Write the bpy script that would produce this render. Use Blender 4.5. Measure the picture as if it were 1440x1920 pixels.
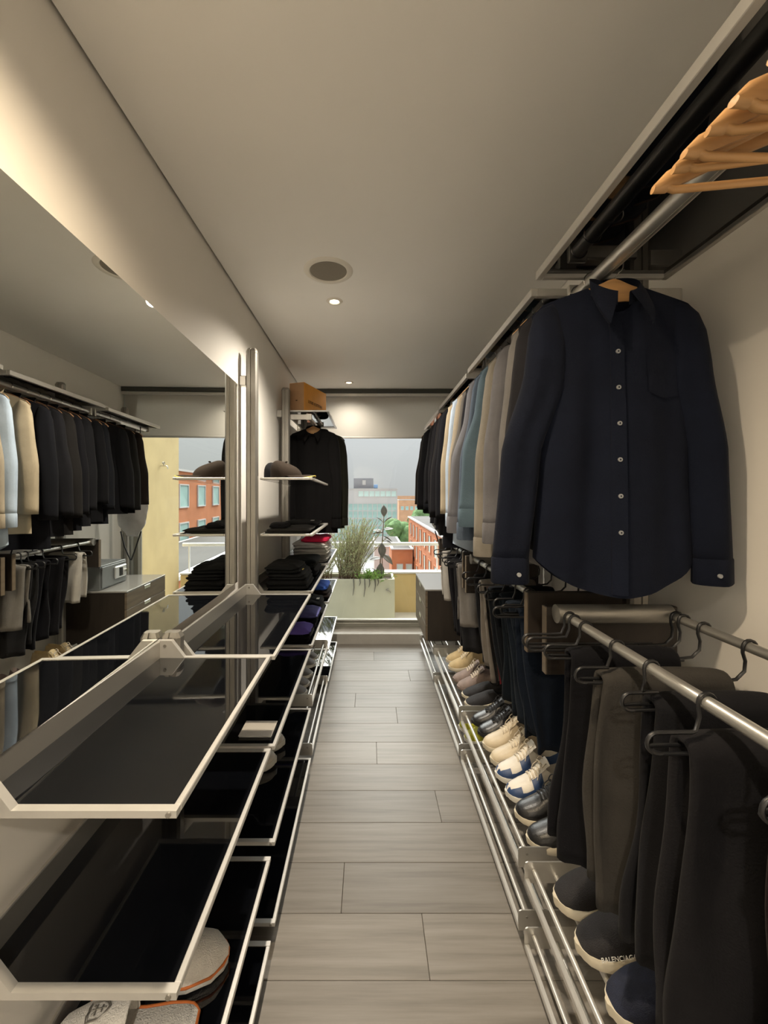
import bpy, bmesh, math, random
from mathutils import Vector, Matrix, noise

for _o in list(bpy.data.objects):
    bpy.data.objects.remove(_o, do_unlink=True)
S = bpy.context.scene
C = S.collection
PI = math.pi
R = random.Random(7)

# ------------------------------------------------------------------ camera
FPX = 760.0
cam_d = bpy.data.cameras.new('camera')
cam = bpy.data.objects.new('camera', cam_d); C.objects.link(cam)
cam.location = (0, 0, 1.5); cam.rotation_euler = (PI/2, 0, 0)
cam_d.sensor_fit = 'VERTICAL'; cam_d.sensor_height = 36.0; cam_d.sensor_width = 27.0
cam_d.lens = 36.0*FPX/1920
cam_d.shift_x = (720-692)/1920.0
cam_d.shift_y = (926-960)/1920.0
cam_d.clip_start = 0.02; cam_d.clip_end = 600
S.camera = cam

# ------------------------------------------------------------------ sky, sun, exposure
W = bpy.data.worlds.new('overcast_sky'); S.world = W; W.use_nodes = True
nt = W.node_tree; nt.nodes.clear()
wo = nt.nodes.new('ShaderNodeOutputWorld'); bg = nt.nodes.new('ShaderNodeBackground')
tc = nt.nodes.new('ShaderNodeTexCoord'); sp = nt.nodes.new('ShaderNodeSeparateXYZ')
cr = nt.nodes.new('ShaderNodeValToRGB')
cr.color_ramp.elements[0].position = 0.0; cr.color_ramp.elements[0].color = (.375, .372, .37, 1)
cr.color_ramp.elements[1].position = 1.0; cr.color_ramp.elements[1].color = (1.12, 1.17, 1.26, 1)
nt.links.new(tc.outputs['Generated'], sp.inputs[0]); nt.links.new(sp.outputs['Z'], cr.inputs[0])
nt.links.new(cr.outputs[0], bg.inputs[0]); nt.links.new(bg.outputs[0], wo.inputs[0])
bg.inputs[1].default_value = 1.0

sd = bpy.data.lights.new('hazy_sun', 'SUN'); sd.energy = 6.6; sd.angle = math.radians(60); sd.color = (1, .97, .92)
sun = bpy.data.objects.new('hazy_sun', sd); C.objects.link(sun)
sun.location = (2, 12, 14)
sun.rotation_euler = Vector((.14, -1, -1.15)).to_track_quat('-Z', 'Y').to_euler()

S.view_settings.view_transform = 'Standard'; S.view_settings.look = 'None'
S.view_settings.exposure = 0.6; S.view_settings.gamma = 1.0; S.view_settings.use_curve_mapping = False

LAMP_W = 16.5          # watts of every ceiling downlight
LAMP_COL = (1.0, .90, .755)

# ------------------------------------------------------------------ materials
def new_mat(name):
    m = bpy.data.materials.new(name); m.use_nodes = True
    return m, m.node_tree, m.node_tree.nodes['Principled BSDF']

def mat(name, col, rough=.6, metal=0.0, var=.0, scale=30.0, bump=.0, bscale=None, sheen=0.0, spec=.5, stretch=None):
    m, t, b = new_mat(name)
    b.inputs['Base Color'].default_value = (*col, 1)
    b.inputs['Roughness'].default_value = rough; b.inputs['Metallic'].default_value = metal
    b.inputs['Specular IOR Level'].default_value = spec
    if sheen:
        b.inputs['Sheen Weight'].default_value = sheen; b.inputs['Sheen Roughness'].default_value = .5
    co = t.nodes.new('ShaderNodeTexCoord'); src = co.outputs['Object']
    if stretch:
        mp = t.nodes.new('ShaderNodeMapping'); mp.inputs['Scale'].default_value = stretch
        t.links.new(src, mp.inputs[0]); src = mp.outputs[0]
    if var:
        n = t.nodes.new('ShaderNodeTexNoise'); n.inputs['Scale'].default_value = scale; n.inputs['Detail'].default_value = 5
        r = t.nodes.new('ShaderNodeValToRGB')
        r.color_ramp.elements[0].position = .3; r.color_ramp.elements[1].position = .7
        r.color_ramp.elements[0].color = (*[max(0, c*(1-var)) for c in col], 1)
        r.color_ramp.elements[1].color = (*[min(1, c*(1+var)) for c in col], 1)
        t.links.new(src, n.inputs['Vector']); t.links.new(n.outputs['Fac'], r.inputs[0])
        t.links.new(r.outputs[0], b.inputs['Base Color'])
    if bump:
        n2 = t.nodes.new('ShaderNodeTexNoise'); n2.inputs['Scale'].default_value = bscale or scale*3; n2.inputs['Detail'].default_value = 3
        bp = t.nodes.new('ShaderNodeBump'); bp.inputs['Strength'].default_value = bump; bp.inputs['Distance'].default_value = .004
        t.links.new(src, n2.inputs['Vector']); t.links.new(n2.outputs['Fac'], bp.inputs['Height'])
        t.links.new(bp.outputs[0], b.inputs['Normal'])
    return m

def fabric(name, col, bump=.25, rough=.9, var=.14):
    return mat(name, col, rough, 0, var, 9.0, bump, 260.0, sheen=.02, spec=.15)

def emit(name, col, st):
    m, t, b = new_mat(name)
    b.inputs['Base Color'].default_value = (*col, 1); b.inputs['Emission Color'].default_value = (*col, 1)
    b.inputs['Emission Strength'].default_value = st
    return m

def clear_glass(name, tint=(.96, .98, .97)):
    m, t, b = new_mat(name); t.nodes.remove(b)
    o = t.nodes['Material Output']; tr = t.nodes.new('ShaderNodeBsdfTransparent'); gl = t.nodes.new('ShaderNodeBsdfGlossy')
    fr = t.nodes.new('ShaderNodeFresnel'); mx = t.nodes.new('ShaderNodeMixShader')
    fr.inputs[0].default_value = 1.3; gl.inputs['Roughness'].default_value = .01; tr.inputs[0].default_value = (*tint, 1)
    t.links.new(fr.outputs[0], mx.inputs[0]); t.links.new(tr.outputs[0], mx.inputs[1]); t.links.new(gl.outputs[0], mx.inputs[2])
    t.links.new(mx.outputs[0], o.inputs[0])
    return m

def blind_mat(name, col):
    m, t, b = new_mat(name); t.nodes.remove(b)
    o = t.nodes['Material Output']; d = t.nodes.new('ShaderNodeBsdfDiffuse'); tl = t.nodes.new('ShaderNodeBsdfTranslucent')
    mx = t.nodes.new('ShaderNodeMixShader'); mx.inputs[0].default_value = .38
    d.inputs[0].default_value = (*col, 1); tl.inputs[0].default_value = (*col, 1)
    t.links.new(d.outputs[0], mx.inputs[1]); t.links.new(tl.outputs[0], mx.inputs[2]); t.links.new(mx.outputs[0], o.inputs[0])
    return m

def plank_mat(name):
    m, t, b = new_mat(name)
    co = t.nodes.new('ShaderNodeTexCoord'); mp = t.nodes.new('ShaderNodeMapping'); mp.inputs['Scale'].default_value = (1.1, 26, 26)
    oi = t.nodes.new('ShaderNodeObjectInfo'); ad = t.nodes.new('ShaderNodeVectorMath'); ad.operation = 'MULTIPLY_ADD'
    ad.inputs[1].default_value = (37, 11, 5)
    t.links.new(oi.outputs['Random'], ad.inputs[0]); t.links.new(co.outputs['Object'], ad.inputs[2]); t.links.new(ad.outputs[0], mp.inputs[0])
    n = t.nodes.new('ShaderNodeTexNoise'); n.inputs['Scale'].default_value = 1.6; n.inputs['Detail'].default_value = 8; n.inputs['Roughness'].default_value = .62
    t.links.new(mp.outputs[0], n.inputs['Vector'])
    r = t.nodes.new('ShaderNodeValToRGB')
    for i, (p, c) in enumerate([(.28, (.135, .121, .104)), (.72, (.228, .212, .190))]):
        r.color_ramp.elements[i].position = p; r.color_ramp.elements[i].color = (*c, 1)
    e = r.color_ramp.elements.new(.5); e.color = (.190, .172, .149, 1)
    t.links.new(n.outputs['Fac'], r.inputs[0])
    hs = t.nodes.new('ShaderNodeHueSaturation'); mr = t.nodes.new('ShaderNodeMapRange')
    mr.inputs['To Min'].default_value = .86; mr.inputs['To Max'].default_value = 1.12
    t.links.new(oi.outputs['Random'], mr.inputs[0]); t.links.new(mr.outputs[0], hs.inputs['Value']); t.links.new(r.outputs[0], hs.inputs['Color'])
    t.links.new(hs.outputs[0], b.inputs['Base Color'])
    b.inputs['Roughness'].default_value = .45; b.inputs['Specular IOR Level'].default_value = .35
    bp = t.nodes.new('ShaderNodeBump'); bp.inputs['Strength'].default_value = .12; bp.inputs['Distance'].default_value = .002
    t.links.new(n.outputs['Fac'], bp.inputs['Height']); t.links.new(bp.outputs[0], b.inputs['Normal'])
    return m

M = {
 'wall': mat('painted_plaster', (.82, .79, .74), .75, 0, .02, 3, .03, 120),
 'ceil': mat('ceiling_paint', (.90, .88, .84), .8, 0, .015, 2, .02, 90),
 'plank': plank_mat('greige_oak_plank'),
 'dark': mat('dark_gap', (.02, .02, .02), .9),
 'alu': mat('brushed_aluminium', (.60, .585, .55), .38, .85, .05, 14, .02, 200, stretch=(1, .1, 1)),
 'alu_d': mat('bronze_grey_aluminium', (.36, .345, .315), .42, .8, .05, 14),
 'alu_w': mat('pale_anodised_aluminium', (.62, .61, .585), .4, .6, .03, 20),
 'chrome': mat('polished_metal', (.75, .75, .74), .18, 1.0),
 'bglass': mat('black_back_lacquered_glass', (.004, .0045, .006), .03, 0, 0, spec=.9),
 'mirror': mat('silver_mirror', (.86, .87, .83), .0, 1.0),
 'wood': mat('blond_beech_wood', (.50, .28, .115), .45, 0, .22, 6, .06, 60, stretch=(1, 8, 8)),
 'wood2': mat('mid_brown_wood', (.26, .13, .06), .5, 0, .2, 6, .05, 60, stretch=(1, 8, 8)),
 'dwood': mat('dark_stained_oak', (.022, .016, .012), .5, 0, .25, 5, .06, 60, stretch=(6, 6, 1)),
 'dwood2': mat('grey_brown_oak', (.14, .108, .075), .5, 0, .18, 5, .05, 60, stretch=(1, 1, 8)),
 'plast_b': mat('black_coated_wire', (.010, .010, .011), .4),
 'rubber': mat('off_white_rubber', (.62, .56, .44), .6, 0, .06, 30),
 'rubber_w': mat('white_rubber', (.72, .70, .64), .55, 0, .05, 30),
 'rubber_b': mat('black_rubber', (.012, .012, .013), .6),
 'sill': mat('pale_grey_stone', (.50, .48, .44), .55, 0, .06, 12, .05, 90),
 'frame': mat('bronze_window_frame', (.30, .29, .25), .45, .5, .04, 9),
 'frame_l': mat('light_grey_window_frame', (.60, .62, .60), .5, .1, .02, 9),
 'glass': clear_glass('window_glass'),
 'blind': blind_mat('grey_blind_fabric', (.62, .60, .56)),
 'trackd': mat('dark_track', (.05, .052, .045), .5),
 'grille': mat('speaker_grille', (.25, .22, .18), .8, 0, .1, 400, .3, 900),
 'trimw': mat('white_trim_ring', (.78, .74, .66), .6),
 'lamp': emit('warm_lamp_face', (1.0, .82, .58), 9.0),
 'yellow': mat('yellow_render', (.58, .45, .23), .85, 0, .06, 4, .1, 80),
 'cream': mat('cream_planter_paint', (.48, .47, .36), .7, 0, .05, 5, .05, 80),
 'soil': mat('soil', (.05, .035, .025), .95, 0, .3, 40),
 'deck': mat('balcony_tile', (.62, .59, .54), .7, 0, .08, 6),
 'rail': mat('white_rail_paint', (.82, .83, .84), .4),
 'leaf_r': mat('rubber_plant_leaf', (.10, .095, .085), .35, 0, .2, 20),
 'leaf_g': mat('grey_green_needle', (.50, .55, .30), .7, 0, .3, 30),
 'leaf_b': mat('bright_green_leaf', (.20, .38, .07), .5, 0, .3, 30),
 'stem': mat('woody_stem', (.20, .13, .08), .8, 0, .2, 40),
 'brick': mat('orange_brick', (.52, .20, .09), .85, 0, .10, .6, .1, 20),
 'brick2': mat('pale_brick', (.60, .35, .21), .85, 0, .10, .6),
 'conc': mat('pale_concrete', (.56, .55, .54), .8, 0, .04, .3),
 'gwin': mat('teal_facade_glass', (.36, .55, .52), .3, 0, .15, .5),
 'gwin2': mat('pale_teal_glass', (.55, .72, .68), .3, 0, .12, .5),
 'roofg': mat('grey_plant_room', (.25, .26, .29), .8, 0, .05, .5),
 'roofd': mat('dark_roof_felt', (.10, .095, .09), .9, 0, .1, .3),
 'tree': mat('tree_canopy', (.12, .22, .08), .9, 0, .35, 1.2, .5, 3),
 'street': mat('street_asphalt', (.40, .39, .37), .9, 0, .1, .2),
 'bluet': mat('blue_tarp', (.25, .45, .75), .8),
 'safe': mat('grey_safe_paint', (.22, .235, .24), .45, .3, .03, 30),
 'safe_l': mat('safe_keypad_silver', (.66, .68, .68), .35, .4),
 'btn': mat('pearl_button', (.30, .31, .32), .35),
 'card': mat('orange_box_board', (.80, .34, .03), .6, 0, .04, 20),
 'card_s': mat('brown_box_board', (.46, .27, .14), .65, 0, .05, 20),
 'ink': mat('dark_brown_print', (.08, .04, .02), .7),
 'inkw': mat('white_print', (.75, .74, .70), .7),
 'gold': mat('yellow_trim', (.72, .55, .12), .6),
 'orange': mat('orange_piping', (.55, .15, .03), .7),
 'terry': mat('white_terry_cloth', (.72, .69, .64), .95, 0, .06, 60, .9, 350, sheen=.3),
 'paper': mat('white_paper', (.80, .79, .78), .6),
}
FAB = {}
def F(col, name=None):
    k = tuple(round(c, 4) for c in col)
    if max(col) < .10: col = tuple(c*.42 for c in col)   # dark dyes
    if k not in FAB: FAB[k] = fabric(name or 'woven_cloth_%d' % len(FAB), col)
    return FAB[k]

# ------------------------------------------------------------------ mesh building
class MB:
    def __init__(s): s.v = []; s.f = []; s.mi = []
    def add(s, vs, fs, m=0):
        o = len(s.v); s.v += [Vector(v) for v in vs]
        for f in fs: s.f.append([i+o for i in f]); s.mi.append(m)
        return s
    def box(s, x0, x1, y0, y1, z0, z1, bev=0.0, m=0):
        if x0 > x1: x0, x1 = x1, x0
        if y0 > y1: y0, y1 = y1, y0
        if z0 > z1: z0, z1 = z1, z0
        if bev <= 0:
            vs = [(x, y, z) for x in (x0, x1) for y in (y0, y1) for z in (z0, z1)]
            return s.add(vs, [(0, 1, 3, 2), (4, 6, 7, 5), (0, 4, 5, 1), (2, 3, 7, 6), (0, 2, 6, 4), (1, 5, 7, 3)], m)
        bev = min(bev, (x1-x0)*.45, (y1-y0)*.45, (z1-z0)*.45)
        vs = []; idx = {}
        for a in (0, 1):
            for b in (0, 1):
                for c in (0, 1):
                    p = (x1 if a else x0, y1 if b else y0, z1 if c else z0)
                    q = (p[0]+(-bev if a else bev), p[1]+(-bev if b else bev), p[2]+(-bev if c else bev))
                    for k in range(3):
                        idx[(a, b, c, k)] = len(vs)
                        vs.append(tuple(p[i] if i == k else q[i] for i in range(3)))
        fs = []
        for k in range(3):
            u, w = [i for i in range(3) if i != k]
            for sd_ in (0, 1):
                q = []
                for (cu, cw) in ((0, 0), (1, 0), (1, 1), (0, 1)):
                    c = [0, 0, 0]; c[k] = sd_; c[u] = cu; c[w] = cw; q.append(idx[(*c, k)])
                fs.append(q)
        for k in range(3):
            u, w = [i for i in range(3) if i != k]
            for cu in (0, 1):
                for cw in (0, 1):
                    a = [0, 0, 0]; b = [0, 0, 0]
                    a[u] = b[u] = cu; a[w] = b[w] = cw; a[k] = 0; b[k] = 1
                    fs.append([idx[(*a, u)], idx[(*b, u)], idx[(*b, w)], idx[(*a, w)]])
        for a in (0, 1):
            for b in (0, 1):
                for c in (0, 1): fs.append([idx[(a, b, c, k)] for k in range(3)])
        return s.add(vs, fs, m)
    def prism(s, poly, axis, a0, a1, m=0):
        n = len(poly); vs = []
        for a in (a0, a1):
            for (p, q) in poly:
                vs.append({'x': (a, p, q), 'y': (p, a, q), 'z': (p, q, a)}[axis])
        fs = [list(range(n)), list(range(n, 2*n))] + [[i, (i+1) % n, n+(i+1) % n, n+i] for i in range(n)]
        return s.add(vs, fs, m)
    def rings(s, rings, cap0=True, cap1=True, m=0, closed=True):
        n = len(rings[0]); vs = [p for r in rings for p in r]; fs = []
        for i in range(len(rings)-1):
            for j in range(n if closed else n-1):
                k = (j+1) % n
                fs.append([i*n+j, i*n+k, (i+1)*n+k, (i+1)*n+j])
        if cap0: fs.append(list(range(n)))
        if cap1: fs.append([(len(rings)-1)*n+j for j in range(n)])
        return s.add(vs, fs, m)
    def tube(s, path, r, seg=8, m=0, cap=True, closed=False):
        path = [Vector(p) for p in path]; n = len(path); rs = []
        rr = r if isinstance(r, (list, tuple)) else [r]*n
        up = None
        for i, p in enumerate(path):
            if closed: t = path[(i+1) % n]-path[i-1]
            else: t = path[min(i+1, n-1)]-path[max(i-1, 0)]
            t.normalize()
            if up is None:
                up = Vector((0, 0, 1)) if abs(t.z) < .9 else Vector((1, 0, 0))
            a = t.cross(up)
            if a.length < 1e-6: a = t.orthogonal()
            a.normalize(); b = a.cross(t).normalized(); up = b
            rs.append([p+a*math.cos(2*PI*j/seg)*rr[i]+b*math.sin(2*PI*j/seg)*rr[i] for j in range(seg)])
        if closed: rs.append(rs[0]); cap = False
        return s.rings(rs, cap, cap, m)
    def cyl(s, p0, p1, r, seg=16, m=0):
        return s.tube([p0, p1], r, seg, m)
    def grid(s, P, m=0):
        n = len(P[0]); vs = [p for row in P for p in row]
        fs = [[i*n+j, i*n+j+1, (i+1)*n+j+1, (i+1)*n+j] for i in range(len(P)-1) for j in range(n-1)]
        return s.add(vs, fs, m)
    def sphere(s, c, rx, ry, rz, nu=12, nv=8, m=0, top=False):
        rs = []
        for i in range(nv+1):
            th = PI*(i/nv)*(.5 if top else 1)
            k = max(math.sin(th), .02)
            rs.append([(c[0]+rx*k*math.cos(2*PI*j/nu), c[1]+ry*k*math.sin(2*PI*j/nu), c[2]+rz*math.cos(th)) for j in range(nu)])
        return s.rings(rs, True, True, m)

ORG = {}
def build(mb, name, mats, parent=None, local=False, smooth=None, loc=None):
    """ONE mesh object. Coordinates are world ones unless local; smooth = sharp angle in degrees."""
    if not isinstance(mats, (list, tuple)): mats = [mats]
    me = bpy.data.meshes.new(name)
    org = Vector((0, 0, 0))
    if not local:
        if parent is not None: org = ORG[parent]
        elif loc is not None: org = Vector(loc)
    me.from_pydata([v-org for v in mb.v], [], mb.f)
    me.polygons.foreach_set('material_index', mb.mi)
    for m_ in mats: me.materials.append(m_)
    bm = bmesh.new(); bm.from_mesh(me)
    bmesh.ops.remove_doubles(bm, verts=bm.verts, dist=1e-6)
    bmesh.ops.recalc_face_normals(bm, faces=bm.faces)
    bm.to_mesh(me); bm.free()
    if smooth is not None:
        me.polygons.foreach_set('use_smooth', [True]*len(me.polygons))
        me.set_sharp_from_angle(angle=math.radians(smooth))
    o = bpy.data.objects.new(name, me); C.objects.link(o)
    if parent is not None:
        o.parent = parent; ORG[o] = ORG[parent]
    else:
        o.location = org; ORG[o] = org
    return o

def tag(o, label, cat, group=None, kind=None):
    if label: o['label'] = label
    if cat: o['category'] = cat
    if group: o['group'] = group
    if kind: o['kind'] = kind
    return o
def thing(name, label, cat, loc, rot=(0, 0, 0), group=None, kind=None):
    o = bpy.data.objects.new(name, None); C.objects.link(o); o.empty_display_size = .05
    o.location = loc; o.rotation_euler = rot; ORG[o] = Vector(loc)
    return tag(o, label, cat, group, kind)
def struct(mb, name, mats, loc=(0, 0, 0), smooth=None, label=None):
    o = build(mb, name, mats, None, False, smooth, loc); o['kind'] = 'structure'
    if label: o['label'] = label
    return o
def arc(c, r, a0, a1, n, plane='xz', y=0):
    out = []
    for i in range(n+1):
        a = math.radians(a0+(a1-a0)*i/n); u = r*math.cos(a); w = r*math.sin(a)
        out.append(Vector((c[0]+u, c[1], c[2]+w)) if plane == 'xz' else Vector((c[0], c[1]+u, c[2]+w)) if plane == 'yz' else Vector((c[0]+u, c[1]+w, c[2])))
    return out
def lerp(a, b, t): return a+(b-a)*t
def tab(t, pts):
    for i in range(len(pts)-1):
        if t <= pts[i+1][0]:
            k = (t-pts[i][0])/max(1e-9, pts[i+1][0]-pts[i][0]); k = max(0, min(1, k)); k = k*k*(3-2*k)*.5+k*.5
            return lerp(pts[i][1], pts[i+1][1], k)
    return pts[-1][1]
def text_mesh(body, size, depth=.0004):
    cu = bpy.data.curves.new('t', 'FONT'); cu.body = body; cu.size = size; cu.extrude = depth; cu.align_x = 'CENTER'; cu.align_y = 'CENTER'
    cu.resolution_u = 2
    ob = bpy.data.objects.new('t', cu); C.objects.link(ob)
    dg = bpy.context.evaluated_depsgraph_get(); me = bpy.data.meshes.new_from_object(ob.evaluated_get(dg))
    bpy.data.objects.remove(ob, do_unlink=True); bpy.data.curves.remove(cu)
    return me
def lettering(body, size, mtx, material, parent, name='lettering'):
    me = text_mesh(body, size); me.name = name; me.materials.clear(); me.materials.append(material)
    o = bpy.data.objects.new(name, me); C.objects.link(o); o.parent = parent
    o.matrix_local = mtx
    return o

# ------------------------------------------------------------------ the room
XL, XR, ZC = -.70, 1.0, 2.57
YW = 4.24                       # window plane
D1, D2, D3, D4 = 1.31, 2.20, 3.09, 3.98
YB = -3.2

# floor: planks laid across the aisle, each its own piece
fl = thing('floor', 'greige oak-look plank floor laid across the aisle', None, (0, 0, 0), kind='structure')
u = MB(); u.box(XL, XR, YB, 4.05, -.06, -.012); build(u, 'underlay', M['dark'], fl)
pw = .2
y = 4.05; row = 0
offs = [.05, .62, .30, .86, .18, .50, .74]
while y > YB+.01:
    y0 = max(YB, y-pw); x = XL-1.2+offs[row % 7]*1.2
    while x < XR:
        a, b = max(x, XL), min(x+1.2, XR)
        if b-a > .02:
            p = MB(); p.box(a+.0006, b-.0006, y0+.0007, y-.0007, -.012, 0, .0012)
            build(p, 'plank', M['plank'], fl)
        x += 1.2
    y -= pw; row += 1

m = MB(); m.box(XL-.12, XL, YB, YW+.1, -.1, 2.75); struct(m, 'wall_left', M['wall'])
m = MB(); m.box(XR, XR+.12, YB, YW+.1, -.1, 2.75); struct(m, 'wall_right', M['wall'])
m = MB(); m.box(XL-.12, XR+.12, YB-.12, YB, -.1, 2.75); struct(m, 'wall_back', M['wall'])
m = MB(); m.box(XL+.012, XR-.004, YB, YW-.09, ZC, ZC+.03); m.box(XL-.1, XR+.1, YB, YW+.1, ZC+.09, ZC+.18)
struct(m, 'ceiling', M['ceil'])
# step under the window
m = MB(); m.box(XL, XR, 4.05, 4.20, -.06, .10, .004); m.box(XL, XR, 4.20, YW+.1, -.06, .12)
struct(m, 'trim_1', M['sill'], label='pale grey stone step below the window')

# window
wn = thing('window_1', 'full-width balcony window with bronze frame', None, (.15, YW, .12), kind='structure')
m = MB(); m.box(XL, XR, YW-.05, YW+.05, .12, .165, .004); m.box(XL, XR, YW-.03, YW+.03, .165, .19, .003); build(m, 'sill_track', M['frame'], wn)
m = MB(); m.box(XL, XL+.035, YW-.04, YW+.04, .19, 2.5, .004); build(m, 'jamb', M['frame'], wn)
m = MB(); m.box(.945, XR, YW-.05, YW+.04, .19, 2.5, .004); build(m, 'jamb', M['frame_l'], wn)
m = MB(); m.box(.855, .90, YW-.06, YW+.03, .19, 2.5, .004); build(m, 'stile', M['frame'], wn)
m = MB(); m.box(.90, .945, YW-.03, YW+.02, .19, 2.5, .004); build(m, 'stile', M['frame_l'], wn)
m = MB(); m.box(XL, XR, YW-.04, YW+.05, 2.5, ZC, .004); build(m, 'head_rail', M['frame'], wn)
m = MB(); m.box(XL+.035, .855, YW-.004, YW+.004, .19, 2.5); build(m, 'pane', M['glass'], wn)

bl = thing('roller_blind', 'grey roller blind pulled a quarter down over the window', 'blind', (.15, YW-.07, 2.09))
m = MB(); m.box(XL+.01, XR-.01, YW-.12, YW-.05, ZC-.045, ZC, .003); build(m, 'head_box', M['trackd'], bl)
m = MB(); m.box(XL+.01, XR-.01, YW-.112, YW-.06, ZC-.075, ZC-.045, .003); build(m, 'pelmet_edge', M['alu_w'], bl)
m = MB(); m.box(XL+.02, XR-.03, YW-.075, YW-.073, 2.085, ZC-.075); build(m, 'blind_cloth', M['blind'], bl)
m = MB(); m.box(XL+.02, XR-.03, YW-.081, YW-.067, 2.068, 2.088, .004); build(m, 'bottom_bar', M['alu_w'], bl)

# ceiling fixtures
sk = thing('ceiling_speaker', 'round flush speaker with grey grille in the ceiling', 'speaker', (-.195, 1.945, ZC))
m = MB()
prof = [(.088, -.002), (.092, -.007), (.110, -.006), (.118, 0.0)]
m.rings([[(-.195+r*math.cos(2*PI*j/48), 1.945+r*math.sin(2*PI*j/48), ZC+z) for j in range(48)] for r, z in prof], False, False)
build(m, 'trim_ring', M['trimw'], sk, smooth=40)
m = MB(); m.rings([[(-.195+r*math.cos(2*PI*j/48), 1.945+r*math.sin(2*PI*j/48), ZC+z) for j in range(48)] for r, z in ((.089, -.002), (.05, -.0035), (.002, -.004))], False, True)
build(m, 'grille', M['grille'], sk, smooth=40)
def downlight(x, y, label, size=.045, watts=LAMP_W, col=LAMP_COL):
    t = thing('downlight', label, 'ceiling lamp', (x, y, ZC), group='ceiling downlights')
    m = MB(); pr = [(.024, -.001), (.028, -.006), (.040, -.006), (size, 0)]
    m.rings([[(x+r*math.cos(2*PI*j/32), y+r*math.sin(2*PI*j/32), ZC+z) for j in range(32)] for r, z in pr], False, False)
    build(m, 'trim_ring', M['trimw'], t, smooth=40)
    m = MB(); m.rings([[(x+r*math.cos(2*PI*j/24), y+r*math.sin(2*PI*j/24), ZC+z) for j in range(24)] for r, z in ((.0245, -.0015), (.002, -.004))], False, True)
    build(m, 'bulb_face', M['lamp'], t, smooth=60)
    ld = bpy.data.lights.new('downlight_beam', 'SPOT'); ld.spot_size = math.radians(144); ld.spot_blend = 1.0; ld.shadow_soft_size = .03; ld.energy = watts*6.2; ld.color = col
    lo = bpy.data.objects.new('downlight_beam', ld); C.objects.link(lo); lo.location = (0, 0, -.012); lo.parent = t
downlight(-.192, 2.25, 'lit warm downlight just beyond the round ceiling speaker')
downlight(-.194, 3.89, 'lit warm downlight nearest the window blind', watts=LAMP_W*.3)
downlight(-.194, .61, 'lit warm downlight above the nearest glass trays', watts=LAMP_W*.72, col=(1.0, .80, .55))
downlight(-.194, -1.03, 'lit warm downlight behind the camera', watts=LAMP_W*1.3)
downlight(-.194, -2.67, 'added fill downlight at the unseen back end of the room', watts=LAMP_W*1.3)  # unseen extra lamp, added so its bounce fills the room and ceiling

# mirror on the left wall
mr = thing('wall_mirror', 'large frameless wall mirror above the glass trays', 'mirror', (-.69, .8, 1.04))
yaw = math.radians(1.5); m = MB()
def mx(yy, off): return -.688+(2.12-yy)*math.tan(yaw)+off
ya, yb_ = -.35, 2.12
m.add([(mx(ya, -.005), ya, 1.04), (mx(yb_, -.005), yb_, 1.04), (mx(yb_, -.005), yb_, 2.075), (mx(ya, -.005), ya, 2.075),
       (mx(ya, 0), ya, 1.04), (mx(yb_, 0), yb_, 1.04), (mx(yb_, 0), yb_, 2.075), (mx(ya, 0), ya, 2.075)],
      [(0, 3, 2, 1), (0, 1, 5, 4), (1, 2, 6, 5), (2, 3, 7, 6), (3, 0, 4, 7)], 1)
m.add([(mx(ya, 0), ya, 1.04), (mx(yb_, 0), yb_, 1.04), (mx(yb_, 0), yb_, 2.075), (mx(ya, 0), ya, 2.075)], [(0, 1, 2, 3)], 0)
build(m, 'mirror_glass', [M['mirror'], M['alu']], mr)
m = MB(); m.box(-.70, -.690, -.35, 2.12, 1.10, 2.0); build(m, 'backing_board', M['alu_d'], mr)

# ------------------------------------------------------------------ wall posts
def post(x, y, z1, side, label, brackets=(2.1,), group='aluminium wall posts'):
    """side -1: left wall, +1: right wall"""
    t = thing('wall_post', label, 'post', (x, y, 0), group=group)
    w, d, c = .030, .021, .008
    prof = [(-w, -d+c), (-w+c, -d), (-.006, -d), (-.004, -d+.005), (.004, -d+.005), (.006, -d), (w-c, -d), (w, -d+c), (w, d-c), (w-c, d), (-w+c, d), (-w, d-c)]
    m = MB(); m.prism([(x+p, y+q) for p, q in prof], 'z', 0, z1); build(m, 'profile', M['alu_d'], t)
    m = MB(); m.rings([[(x+p*k, y+q*k, z1+dz) for p, q in prof] for k, dz in ((1.03, 0), (1.03, .010), (.75, .026), (.35, .026))], True, True)
    build(m, 'end_cap', M['alu_d'], t)
    wall = XL if side < 0 else XR
    for zb in brackets:
        m = MB(); a, b = sorted((x+side*(w-.002), wall)); m.box(a, b, y-.02, y+.02, zb-.027, zb+.027, .004); build(m, 'wall_bracket', M['alu'], t)
    return t
PX = -.634
post(PX, D1, 1.03, -1, 'short aluminium post ending just above the tray joint beside the mirror', (.6,))
post(PX, D2, 2.26, -1, 'tall aluminium post at the window end of the mirror', (2.11, .5))
post(PX, D3, 2.28, -1, 'tall aluminium post beside the hanging black jackets', (2.11, .5))
post(PX, D4-.02, 2.28, -1, 'aluminium post in the left corner by the window', (2.11, .5))
RX = .865
post(RX, D1, 2.30, 1, 'aluminium post behind the navy shirt on the right wall', (2.13, .5))
post(RX, D2, 2.30, 1, 'aluminium post between the pale shirts on the right wall', (2.13, .5))
post(RX, D3, 2.30, 1, 'aluminium post among the dark jackets on the right wall', (2.13, .5))
post(RX, D4-.02, 2.30, 1, 'aluminium post in the right corner by the window', (2.13, .5))

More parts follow.
